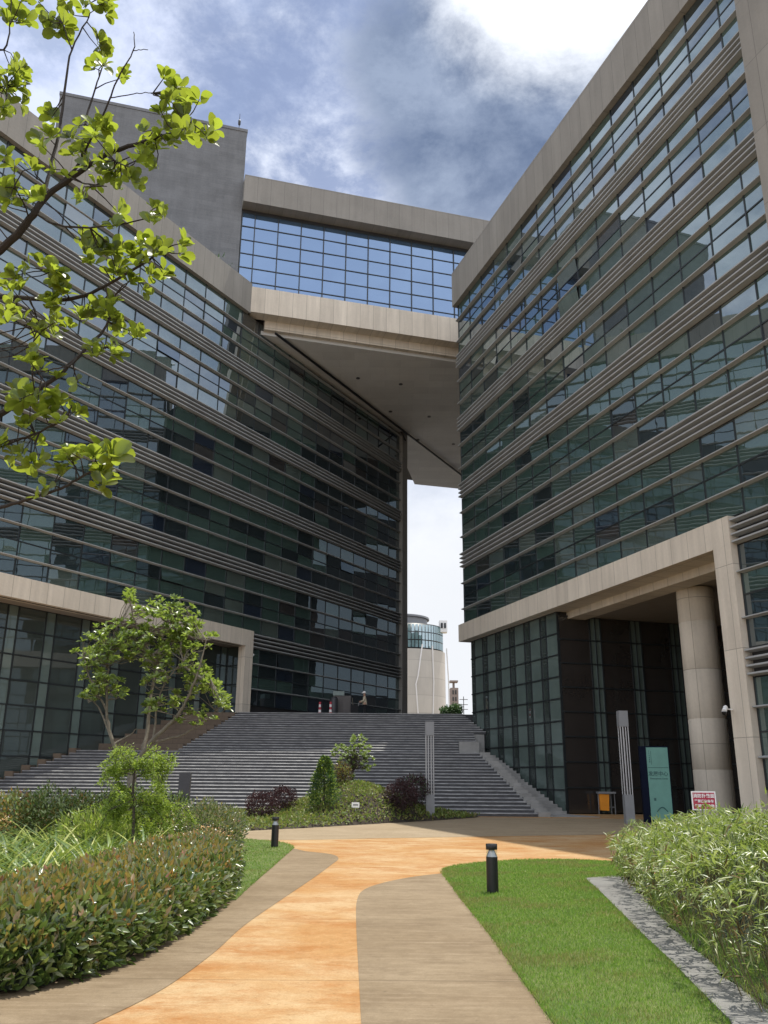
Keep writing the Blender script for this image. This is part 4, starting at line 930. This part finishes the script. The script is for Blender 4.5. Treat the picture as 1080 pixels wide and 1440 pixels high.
# mound with ground cover before the stairs
MP = np.array(gp((338, 1169), (420, 1165), (520, 1159), (610, 1154), (668, 1150))+[(4.2, 38.9), (1., 39.3), (-4, 39.3), (-8.2, 38.5), (-6.3, 31.5)])
def mound_h(P):
    ins, e, _ = poly_dist(P, MP); b = np.exp(-(((P[:, 0]+1.1)/2.3)**2+((P[:, 1]-36.)/3.4)**2))
    return np.where(ins, (-.02+1.22*b+.16+.05*vnoise(P[:, 0], P[:, 1], 1.7, 1.))*np.clip(e/.9, 0, 1)**.7, 0)
gx, gy = np.meshgrid(np.linspace(-8.4, 4.3, 64), np.linspace(27.5, 39.4, 60), indexing='ij'); Q = np.c_[gx.ravel(), gy.ravel()]; ins, _, _ = poly_dist(Q, MP); hh = mound_h(Q)
V = np.c_[Q, np.where(ins, hh+.01, -.05)].tolist(); Fc = []
for i in range(63):
    for j in range(59):
        q4 = [i*60+j, (i+1)*60+j, (i+1)*60+j+1, i*60+j+1]
        if any(ins[q4]): Fc.append(q4)
me = bpy.data.meshes.new('terrain'); me.from_pydata(V, [], Fc); me.materials.append(M_SOIL); o = bpy.data.objects.new('terrain', me); COL.objects.link(o); tag(o, kind='structure')
n = 15000; P = sample_poly(MP, n); z = mound_h(P)+RNG.uniform(.0, .10, n)
o = leaves('ground_cover', L_GCV, np.c_[P, z], rdir(n)*.8+np.array([0, -.2, .5]), rdir(n)+np.array([0, 0, .8]), RNG.uniform(.09, .18, n), .06, None, None); tag(o, 'low yellow-green ground cover over the mound before the stairs', 'ground cover', kind='stuff')
def hz(x, y): return float(mound_h(np.array([[x, y]]))[0])
def mshrub(name, px, py, Y, rx, rz, *a, **k):
    q = atY(px, py, Y); return shrub(name, (q[0], Y, q[2], hz(q[0], Y)), rx, rx, rz, *a, **k)
mshrub('round_shrub', 368, 1133, 31.5, .58, .46, 2400, [L_PUR], [1.], .075, .04, 'round purple-leaved shrub at the left end of the mound, nearer and lower of the pair', group='purple shrubs on the mound', shell=.5)
mshrub('round_shrub', 397, 1122, 33.5, .52, .40, 1900, [L_PUR], [1.], .075, .04, 'round purple-leaved shrub at the left end of the mound, farther and higher of the pair', group='purple shrubs on the mound', shell=.5)
mshrub('round_shrub', 565, 1117, 34.5, .62, .55, 2600, [L_PUR], [1.], .075, .04, 'large round purple-leaved shrub on the right of the mound, nearer one', group='purple shrubs on the mound', shell=.5)
mshrub('round_shrub', 583, 1110, 36., .62, .56, 2600, [L_PUR, L_CON], [.85, .15], .075, .04, 'round dark purple shrub behind the light column on the mound', group='purple shrubs on the mound', shell=.5)
# conifer: stacked tiers
q = atY(455, 1138, 32.5); cx_, cy_ = q[0], 32.5; g0 = hz(cx_, cy_)
CF = thing('conifer_shrub', (cx_, cy_, g0), 'dark green loosely conical conifer on the left side of the mound', 'shrub')
n = 5200; t_ = RNG.random(n)**.8; hgt = 1.72; az = RNG.random(n)*6.283; rad = .66*(1-t_)**.6*(.85+.3*vnoise(az*2, t_*5, 1.6, 2.)+.2*np.sin(az*3+t_*9))*(RNG.random(n)**.4)+.03
pos = np.c_[cx_+rad*np.cos(az), cy_+rad*np.sin(az), g0+.08+t_*hgt]
leaves('foliage', [L_CON, L_FEA], pos, np.c_[np.cos(az), np.sin(az), RNG.uniform(-.1, .9, n)]+rdir(n)*.5, rdir(n), RNG.uniform(.06, .13, n), .035, RNG.choice(2, n, p=[.70, .30]), CF)
mb = MB(); mb.tube([(cx_, cy_, g0-.1), (cx_, cy_, g0+1.5)], [.05, .012], 7); mb.build('trunk', M_BARK, CF)
# red-leaved shrub and pale small tree on the mound
q = atY(480, 1088, 35.5); shrub('red_shrub', (q[0], 35.5, q[2], hz(q[0], 35.5)), .42, .42, .42, 1500, [L_PUR, L_TIP, L_GCV], [.45, .3, .25], .085, .035, 'reddish brown upright shrub between conifer and pale small tree', shell=.8)
q = atY(494, 1104, 36.8); g0 = hz(q[0], 36.8); SM = thing('small_tree', (q[0], 36.8, g0), 'small pale-leaved tree on top of the mound', 'tree')
mb = MB(); acc = []; tx = q[0]
branch_tube(mb, [(tx, 36.8, g0-.1), (tx+.02, 36.8, g0+.5), atY(497, 1075, 36.8)], .05, .03)
for px, py, rx, ry, k in ((500, 1052, 22, 16, 34), (482, 1062, 18, 14, 24), (512, 1062, 14, 16, 20), (496, 1075, 22, 12, 20), (470, 1056, 8, 8, 8), (515, 1078, 12, 8, 10), (494, 1090, 10, 10, 8), (505, 1040, 12, 8, 10)):
    for _ in range(k):
        a = rdir(1)[0]*RNG.random()**.4; c_ = atY(px+rx*a[0], py+ry*a[1], 36.8+a[2]*.6); s0 = np.array(atY(495+RNG.normal()*4, 1085-RNG.random()*20, 36.8)); mb.tube([s0, (s0+c_)/2+RNG.normal(size=3)*.03, c_], [.012, .008, .004], 4)
        rosette(acc, c_, (a[0]*.5, a[2]*.5, 1), 8, .14, .075)
mb.build('trunk', M_BARK, SM); A = [np.array([w[i] for w in acc]) for i in range(5)]; leaves('crown', [L_PAL, L_MAG], A[0], A[1], A[2], A[3], A[4], RNG.choice(2, len(A[0]), p=[.6, .4]), SM, ELL)
# plaque
PY = 32.6; q = atY(500, 1132, PY); g0 = hz(q[0], PY)
PQ2 = thing('plant_plaque', (q[0], PY, g0), 'small white plant plaque with a dark line of print on the mound', 'sign')
mb = MB(); mb.box(W0, q[0]-.14, q[0]+.14, PY-.01, PY+.01, q[2]-.09, q[2]+.09); mb.build('plate', M_WHITE, PQ2)
mb = MB(); mb.box(W0, q[0]-.09, q[0]+.09, PY-.017, PY-.012, q[2]-.015, q[2]+.02); mb.build('print', M_BARK, PQ2)
mb = MB(); mb.tube([(q[0], PY+.02, g0-.1), (q[0], PY+.02, q[2])], .012, 6); mb.build('stake', M_STEEL, PQ2)

# bamboo hedge on the right
BP = gp((872, 1233), (893, 1258), (928, 1298), (975, 1343), (1030, 1395), (1080, 1437)) + [(3.2, 5.6), (3.6, 4.6), (8, 4.6), (9.5, 9), (9, 16.3), (6, 16.8), (4.6, 16.2)]
BP = np.array(BP)
BH = thing('bamboo_hedge', (5, 10, 0), 'dense yellow-green dwarf bamboo hedge beside the grey stone strip', 'hedge')
n = 12500; P = sample_poly(BP, n); _, e, nx = poly_dist(P, BP); keep = (RNG.random(n) < np.clip(1.25-e*.5, .22, 1))&(P[:, 0]/P[:, 1] < .56); P, e, nx = P[keep], e[keep], nx[keep]; n = len(P)
h = np.clip(1.32-.06*np.maximum(P[:, 1]-8, 0), .86, 1.32)*(.62+.38*np.clip(e/.6, 0, 1)**.7)+.10*vnoise(P[:, 0], P[:, 1], 2.4, 4.)+.08*RNG.normal(size=n)
z = np.where(RNG.random(n) < np.clip(.3+.5*e, .3, .8), h-RNG.exponential(.10, n), h*RNG.random(n)**.7); z = np.clip(z, .10, None)
pos, dd, upv, LL, WW, MI = [], [], [], [], [], []
stems = MB()
for i in range(n):
    over = .42*(z[i]/1.2)*max(0, 1-e[i]/.5); c_ = np.array([P[i, 0]+nx[i, 0]*over, P[i, 1]+nx[i, 1]*over, z[i]])
    ax = np.array([nx[i, 0]*.6, nx[i, 1]*.6, .35])*(1 if e[i] < .7 else .4)+RNG.normal(size=3)*.55; ax /= np.linalg.norm(ax)
    k = int(RNG.integers(4, 8)); low = z[i] < .42 and RNG.random() < .25
    for j in range(k):
        d = ax+rdir(1)[0]*.85; d[2] -= .12; pos.append(c_+RNG.normal(size=3)*.02); dd.append(d); upv.append(rdir(1)[0]*.5+np.array([0, 0, 1.])); LL.append(RNG.uniform(.08, .17)); WW.append(RNG.uniform(.014, .024)); MI.append(1 if low or RNG.random() < .03 else 0)
    if i % 9 == 0: b_ = np.array([P[i, 0], P[i, 1], 0.]); stems.tube([b_, (b_+c_)/2+RNG.normal(size=3)*.03, c_], [.006, .005, .003], 4)
leaves('foliage', [L_BAM, L_BRN], pos, dd, upv, LL, WW, MI, BH, LAN, .18)
tag(stems.build('cane', M_STEM, BH, recalc=False), kind='stuff')
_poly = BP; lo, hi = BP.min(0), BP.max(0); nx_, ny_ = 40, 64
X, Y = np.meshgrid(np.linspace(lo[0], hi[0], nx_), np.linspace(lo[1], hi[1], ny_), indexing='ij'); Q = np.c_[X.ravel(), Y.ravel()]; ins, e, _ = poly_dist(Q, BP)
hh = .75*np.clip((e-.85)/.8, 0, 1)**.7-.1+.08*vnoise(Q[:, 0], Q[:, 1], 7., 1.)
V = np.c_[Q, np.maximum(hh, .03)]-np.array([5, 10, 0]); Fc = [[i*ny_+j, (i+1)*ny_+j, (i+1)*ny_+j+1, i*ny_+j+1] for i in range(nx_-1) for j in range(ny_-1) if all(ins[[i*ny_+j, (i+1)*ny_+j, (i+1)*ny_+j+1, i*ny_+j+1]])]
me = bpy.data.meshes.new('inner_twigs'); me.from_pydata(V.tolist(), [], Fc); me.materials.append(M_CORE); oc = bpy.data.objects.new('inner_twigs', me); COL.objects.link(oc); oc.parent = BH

# grass blades on the lawns and under the hedges
def grass(poly, n, lab, h0=.018, h1=.05, z0=.010):
    P = sample_poly(poly, n); q_ = np.asarray(poly)[:, :2]; b_ = np.roll(q_, -1, 0); ln = np.linalg.norm(b_-q_, axis=1); k_ = n//12; ii = RNG.choice(len(q_), k_, p=ln/ln.sum()); tt = RNG.random((k_, 1))
    P = np.r_[P, q_[ii]*(1-tt)+b_[ii]*tt+RNG.normal(size=(k_, 2))*.018]; n = len(P); P = P[(RNG.random(n) < np.clip(9./np.maximum(P[:, 1], 5), .2, 1)) & (P[:, 1] > 5.5)]; m = len(P)
    d = rdir(m)*.6; d[:, 2] += 1.; pn = vnoise(P[:, 0], P[:, 1], 1.5, 5.)+.5*vnoise(P[:, 0], P[:, 1], 4., 1.); mi = (RNG.random(m) < np.clip(.13+.95*pn, .01, .8)).astype(int); h1 = h1*(1+.3*pn)
    o = leaves('grass', [L_GRS, L_GRY], np.c_[P, np.full(m, z0)], d, rdir(m), h0+(h1-h0)*RNG.random(m), RNG.uniform(.003, .006, m)*np.clip(P[:, 1]/8, 1, 2.2), mi, None); tag(o, lab, 'grass', kind='stuff')
grass(np.array(LAWN_R), 150000, 'short mown grass of the right lawn')
grass(np.array(LAWN_L), 26000, 'short mown grass of the left lawn tip')
FRG = np.array(gp((905, 1262), (930, 1294), (975, 1338), (1030, 1388), (1080, 1432))+[(3.5, 6.6), (3.6, 10), (4.3, 14)])
grass(FRG, 5000, 'thin shaded grass at the foot of the bamboo', .05, .12, .018)

# foreground tree reaching in from the left
YB = 4.6
TF = thing('overhanging_tree', (-4.4, 4.9, 0), 'near tree reaching in from the upper left with lime-green backlit leaf rosettes', 'tree')
mb = MB()
def bp(px, py, Y): return atY(px, py, Y)
MAINB = [  # pixel paths with a depth each, thick to thin
 ([(-260, 560, 4.9), (-120, 440, 4.8), (0, 352, 4.6), (42, 308, 4.55), (62, 280, 4.55), (100, 250, 4.5), (150, 218, 4.45), (200, 200, 4.4), (240, 188, 4.35), (262, 168, 4.3)], .040, .010),
 ([(60, 283, 4.55), (70, 240, 4.6), (84, 180, 4.65), (92, 120, 4.7), (101, 70, 4.75), (125, 24, 4.8)], .017, .006),
 ([(66, 275, 4.55), (112, 228, 4.65), (120, 172, 4.7), (134, 125, 4.75), (146, 88, 4.8)], .015, .005),
 ([(112, 228, 4.65), (148, 155, 4.5), (165, 112, 4.45), (187, 72, 4.4), (188, 45, 4.4)], .009, .0035), ([(187, 72, 4.4), (197, 70, 4.4), (208, 70, 4.38)], .004, .003), ([(154, 138, 4.48), (176, 134, 4.4), (196, 131, 4.38), (215, 131, 4.35)], .005, .003),
 ([(50, 300, 4.55), (75, 315, 4.5), (118, 320, 4.4), (160, 317, 4.3), (200, 308, 4.25), (225, 300, 4.2)], .010, .004),
 ([(-200, 430, 5.1), (-80, 412, 5.0), (0, 417, 4.9), (40, 419, 4.8), (98, 421, 4.7), (148, 402, 4.6), (200, 372, 4.5), (228, 352, 4.45)], .028, .007),
 ([(-200, 700, 4.7), (-80, 630, 4.6), (0, 583, 4.5), (22, 565, 4.5), (50, 550, 4.5), (80, 530, 4.5), (108, 503, 4.5), (137, 474, 4.5), (152, 452, 4.5), (162, 415, 4.5)], .030, .006),
 ([(-80, 632, 4.9), (0, 622, 4.6), (30, 617, 4.5), (62, 604, 4.4), (92, 588, 4.35), (100, 570, 4.3)], .012, .005),
 ([(-200, 790, 4.4), (-60, 730, 4.3), (0, 714, 4.2), (42, 701, 4.15), (86, 687, 4.1), (112, 672, 4.1), (140, 655, 4.05)], .016, .006),
 ([(108, 503, 4.5), (95, 515, 4.3), (62, 522, 4.25), (45, 525, 4.2)], .007, .003), ([(148, 402, 4.6), (156, 440, 4.5), (150, 455, 4.45)], .007, .004), ([(40, 419, 4.8), (52, 450, 4.7), (46, 485, 4.6)], .008, .004), ([(137, 474, 4.5), (152, 490, 4.4), (160, 480, 4.3)], .007, .003),
 ([(-120, 80, 5.2), (-40, 60, 5.1), (5, 70, 5.0), (14, 30, 5.0)], .016, .006), ([(101, 70, 4.75), (92, 45, 4.7), (88, 32, 4.7)], .007, .004), ([(-100, 170, 5.0), (-40, 140, 4.95), (8, 120, 4.9)], .014, .006), ([(140, -40, 4.9), (135, -10, 4.85), (140, 8, 4.8)], .008, .004), ([(42, 308, 4.55), (30, 280, 4.4), (20, 262, 4.3)], .007, .004), ([(150, 218, 4.45), (165, 228, 4.3), (190, 240, 4.2)], .008, .004), ([(100, 250, 4.5), (120, 258, 4.35), (150, 262, 4.2)], .008, .004), ([(200, 200, 4.4), (212, 190, 4.5), (216, 180, 4.5)], .006, .004), ([(98, 421, 4.7), (85, 395, 4.6), (78, 380, 4.55)], .006, .004)]
for path, r0, r1 in MAINB: branch_tube(mb, [atY(*p) for p in path], r0*.78, r1*.75, 8, .002, 5)
tb = [(-4.4, 4.9, -.1), (-4.35, 4.9, 1.6), (-4.2, 4.9, 2.8), tuple(atY(-260, 560, 4.9))]; branch_tube(mb, tb, .12, .05, 10)
branch_tube(mb, [(-4.3, 4.9, 2.2), tuple(atY(-200, 700, 4.7))], .06, .032, 8); branch_tube(mb, [tuple(atY(-260, 560, 4.9)), (-4.6, 5.0, 4.6), tuple(atY(-200, 430, 5.1))], .05, .03, 8); branch_tube(mb, [(-4.3, 4.9, 1.9), tuple(atY(-200, 790, 4.4))], .05, .018, 8)
branch_tube(mb, [(-4.6, 5.0, 4.6), tuple(atY(-150, 250, 5.2)), tuple(atY(-120, 80, 5.2))], .04, .018, 8); branch_tube(mb, [tuple(atY(-150, 250, 5.2)), tuple(atY(-100, 170, 5.0))], .02, .015, 8)
branch_tube(mb, [tuple(atY(-120, 80, 5.2)), tuple(atY(20, -80, 5.1)), tuple(atY(140, -40, 4.9))], .018, .009, 8)
mb.build('trunk', M_BARKD, TF)
CLU = [  # px, py, depth, spread px, rosettes, leaf scale
 (255, 140, 4.35, 32, 13, 1.), (265, 180, 4.35, 26, 9, .95), (235, 205, 4.4, 28, 8, .8), (216, 182, 4.5, 14, 3, .9), (205, 230, 4.3, 24, 8, .75), (175, 250, 4.25, 24, 8, .8), (148, 215, 4.5, 24, 6, .95), (160, 245, 4.3, 25, 5, .8),
 (88, 30, 4.7, 16, 4, 1.1), (120, 14, 4.8, 14, 3, 1.0), (150, 8, 4.8, 22, 5, 1.0), (148, 62, 4.8, 12, 3, 1.15), (148, 98, 4.75, 16, 4, 1.0), (172, 108, 4.5, 8, 2, .8),
 (75, 160, 4.7, 14, 3, 1.0), (85, 185, 4.65, 24, 5, 1.0), (140, 172, 4.6, 22, 6, 1.0), (150, 195, 4.5, 18, 4, .95), (100, 215, 4.5, 26, 5, .9), (20, 222, 4.4, 14, 3, .8), (55, 235, 4.4, 16, 4, .7), (18, 270, 4.3, 20, 4, 1.05), (48, 272, 4.3, 18, 4, .9), (120, 262, 4.35, 24, 5, .7),
 (165, 305, 4.3, 16, 4, .9), (220, 302, 4.2, 16, 4, .9), (110, 335, 4.6, 16, 4, .8), (135, 345, 4.5, 20, 5, .85), (175, 348, 4.5, 26, 8, .9), (215, 352, 4.45, 22, 8, .95), (240, 352, 4.45, 12, 4, .95), (190, 375, 4.5, 26, 6, .8), (150, 365, 4.5, 24, 5, .8), (215, 385, 4.5, 18, 4, .75),
 (70, 378, 4.5, 18, 5, .95), (30, 388, 4.5, 16, 4, .8), (12, 405, 4.6, 10, 3, .9), (95, 392, 4.6, 14, 3, .8), (35, 440, 4.6, 26, 7, .75), (80, 435, 4.6, 26, 7, .85), (120, 440, 4.6, 24, 7, .85), (10, 450, 4.6, 14, 3, .8), (165, 445, 4.5, 18, 6, .75), (180, 465, 4.5, 14, 4, .75), (60, 465, 4.6, 24, 6, .75), (105, 465, 4.6, 22, 5, .75), (145, 430, 4.5, 18, 4, .75),
 (130, 495, 4.4, 22, 6, .7), (160, 488, 4.3, 14, 4, .65), (45, 510, 4.2, 12, 3, .9), (75, 525, 4.4, 14, 3, .7), (45, 545, 4.4, 16, 4, .75), (25, 555, 4.4, 8, 2, 1.1), (55, 570, 4.35, 14, 3, .95), (98, 560, 4.35, 20, 6, .85), (85, 585, 4.35, 18, 4, .8),
 (25, 598, 4.4, 18, 4, .75), (10, 630, 4.4, 12, 3, .85), (40, 635, 4.4, 18, 5, .75), (20, 650, 4.4, 14, 3, .7),
 (152, 640, 4.05, 14, 4, 1.15), (125, 650, 4.05, 20, 5, 1.0), (95, 645, 4.1, 14, 4, .9), (130, 672, 4.1, 18, 4, .9), (90, 665, 4.1, 10, 2, .8), (50, 700, 4.15, 16, 2, .7),
 (20, 15, 5.0, 24, 7, 1.1), (15, 90, 4.95, 20, 7, 1.0), (12, 125, 4.9, 22, 8, 1.0), (-10, 105, 4.9, 25, 7, 1.0), (5, 150, 4.9, 10, 2, .8), (-30, 20, 5.0, 30, 6, 1.), (-40, 300, 4.6, 50, 8, .9), (-40, 480, 4.6, 50, 10, .9), (-40, 640, 4.5, 50, 8, .9), (60, -30, 4.8, 60, 10, 1.)]
acc = []; tw = MB()
pp_all = np.array([q for path, a_, b_ in MAINB for q in catmull([atY(*p) for p in path], 5)])
for px, py, Y, sp, k, sc in CLU:
    for _ in range(max(2, int(k*.82))):
        a = RNG.normal(size=2)*.6*sp; c_ = atY(px+a[0], py+a[1]*.8, Y+RNG.normal()*.10); s0 = pp_all[np.argmin(np.linalg.norm(pp_all-c_, axis=1))]
        tw.tube([s0, (s0+c_)/2+RNG.normal(size=3)*.015, c_], [.0045, .0035, .0025], 5)
        ax = (c_-s0); ax = ax/(np.linalg.norm(ax)+1e-6)*.6+np.array([0, -.1, .75])+RNG.normal(size=3)*.25
        rosette(acc, c_, ax, int(RNG.integers(4, 9)), .090*sc, .062*sc, 1.1)
tag(tw.build('twig', M_BARKD, TF, recalc=False), kind='stuff'); A = [np.array([w[i] for w in acc]) for i in range(5)]
leaves('crown', L_FORE, A[0], A[1], A[2], A[3], A[4], None, TF, [.10, .55, .88, 1.0, .90, .35], .18, .20)

# ------------------------------------------------------------------ light and sky
SUN_AZ, SUN_EL = R(41), R(71.6)
sd = np.array([math.sin(SUN_AZ)*math.cos(SUN_EL), math.cos(SUN_AZ)*math.cos(SUN_EL), math.sin(SUN_EL)])
sl = bpy.data.lights.new('sun', 'SUN'); sl.energy = 3.8; sl.angle = R(.5); sl.color = (1., .955, .87); so = bpy.data.objects.new('sun', sl); COL.objects.link(so)
so.rotation_euler = Vector(sd).to_track_quat('Z', 'Y').to_euler()
w = bpy.data.worlds.new('World'); SC.world = w; w.use_nodes = True; t = NT(w.node_tree); t.n.clear(); out = t.new('ShaderNodeOutputWorld')
sky = t.new('ShaderNodeTexSky'); sky.sky_type = 'NISHITA'; sky.sun_disc = False; sky.sun_elevation = SUN_EL; sky.sun_rotation = SUN_AZ
gen = t.new('ShaderNodeTexCoord').outputs['Generated']
sep = t.new('ShaderNodeSeparateXYZ', i0=gen); zz = t.math('ADD', t.math('MAXIMUM', sep.outputs[2], 0.), .22)
flat = t.new('ShaderNodeCombineXYZ', i0=t.math('DIVIDE', sep.outputs[0], zz), i1=t.math('DIVIDE', sep.outputs[1], zz), i2=.37).outputs[0]
n1 = t.noise(flat, 1.5, 8., .6, .1); n2 = t.noise(flat, 4.2, 7., .6, .5); n3 = t.noise(flat, .8, 3., .5)
def spot(px, py, a, b):
    d_ = ray(px, py); v_ = t.new('ShaderNodeVectorMath', _operation='DOT_PRODUCT', i0=gen); v_.inputs[1].default_value = tuple(d_)
    return t.rng(v_.outputs['Value'], math.cos(R(a)), math.cos(R(b)))
gm = t.mapping(gen, (1, 1, 1.5))
p1 = t.noise(gm, 3.6, 10., .62, .12); p2 = t.noise(gm, 8.0, 10., .66, .12)
cl = t.math('ADD', t.math('MULTIPLY', p1, .65), t.math('MULTIPLY', n1, .35))
blue = t.mix(.6, sky.outputs[0], (2.3, 3.0, 5.0))
white = (7.6, 8.0, 8.9); grey = (2.5, 3.0, 4.1)
thick = t.ramp(cl, (.36, 0.), (.56, 1.))
cloudc = t.mix(t.ramp(t.math('ADD', t.math('MULTIPLY', p2, .5), t.math('MULTIPLY', p1, .5)), (.42, 0.), (.66, 1.)), grey, white)
col = t.mix(thick, blue, cloudc)
lowh = t.rng(sep.outputs[2], .44, .22); col = t.mix(t.math('MULTIPLY', lowh, .96), col, (5.7, 5.85, 6.1))
br2 = spot(560, 310, 12., 3.); col = t.mix(t.math('MULTIPLY', br2, t.ramp(p2, (.32, .35), (.6, 1.))), col, (6.6, 7.0, 7.9))
br3 = spot(60, 40, 12., 2.); col = t.mix(t.math('MULTIPLY', br3, t.ramp(p2, (.36, .2), (.6, .9))), col, (5.4, 5.9, 7.4))
dk2 = t.math('MULTIPLY', spot(440, 150, 13., 3.), t.ramp(p2, (.42, 1.), (.62, .1))); col = t.mix(t.math('MULTIPLY', dk2, .85), col, (1.8, 2.3, 3.7))
edge = t.math('MULTIPLY', t.math('SUBTRACT', t.math('ADD', t.math('MULTIPLY', p1, .5), t.math('MULTIPLY', p2, .5)), .5), 2.6)
dk = t.rng(t.math('ADD', spot(690, 135, 13., 2.), edge), .25, .85); dk = t.math('MULTIPLY', dk, spot(690, 135, 15., 10.)); col = t.mix(t.math('MULTIPLY', dk, .93), col, t.mix(t.ramp(p2, (.36, 0.), (.66, 1.)), (.75, 1.1, 1.9), (2.0, 2.5, 3.5)))
br = t.rng(t.math('ADD', spot(790, -110, 11., 2.), t.math('MULTIPLY', edge, .9)), .1, .95); br = t.math('MULTIPLY', br, spot(790, -110, 13., 5.)); col = t.mix(br, col, (7.6, 7.9, 8.4))
back = t.rng(sep.outputs[1], .30, -.15); col = t.mix(t.math('MULTIPLY', back, .62), col, (10.4, 10.8, 11.6))  # unseen sky overhead and behind, whitened to add ambient fill
bg = t.new('ShaderNodeBackground', Color=col, Strength=.1); t.l.new(bg.outputs[0], out.inputs[0])

SC.view_settings.view_transform = 'Standard'; SC.view_settings.look = 'None'; SC.view_settings.exposure = 0.7; SC.view_settings.gamma = 1; SC.view_settings.use_curve_mapping = False
SC.cycles.max_bounces = 8; SC.cycles.transparent_max_bounces = 12; SC.cycles.use_denoising = True
SC.cycles.sample_clamp_indirect = 6.
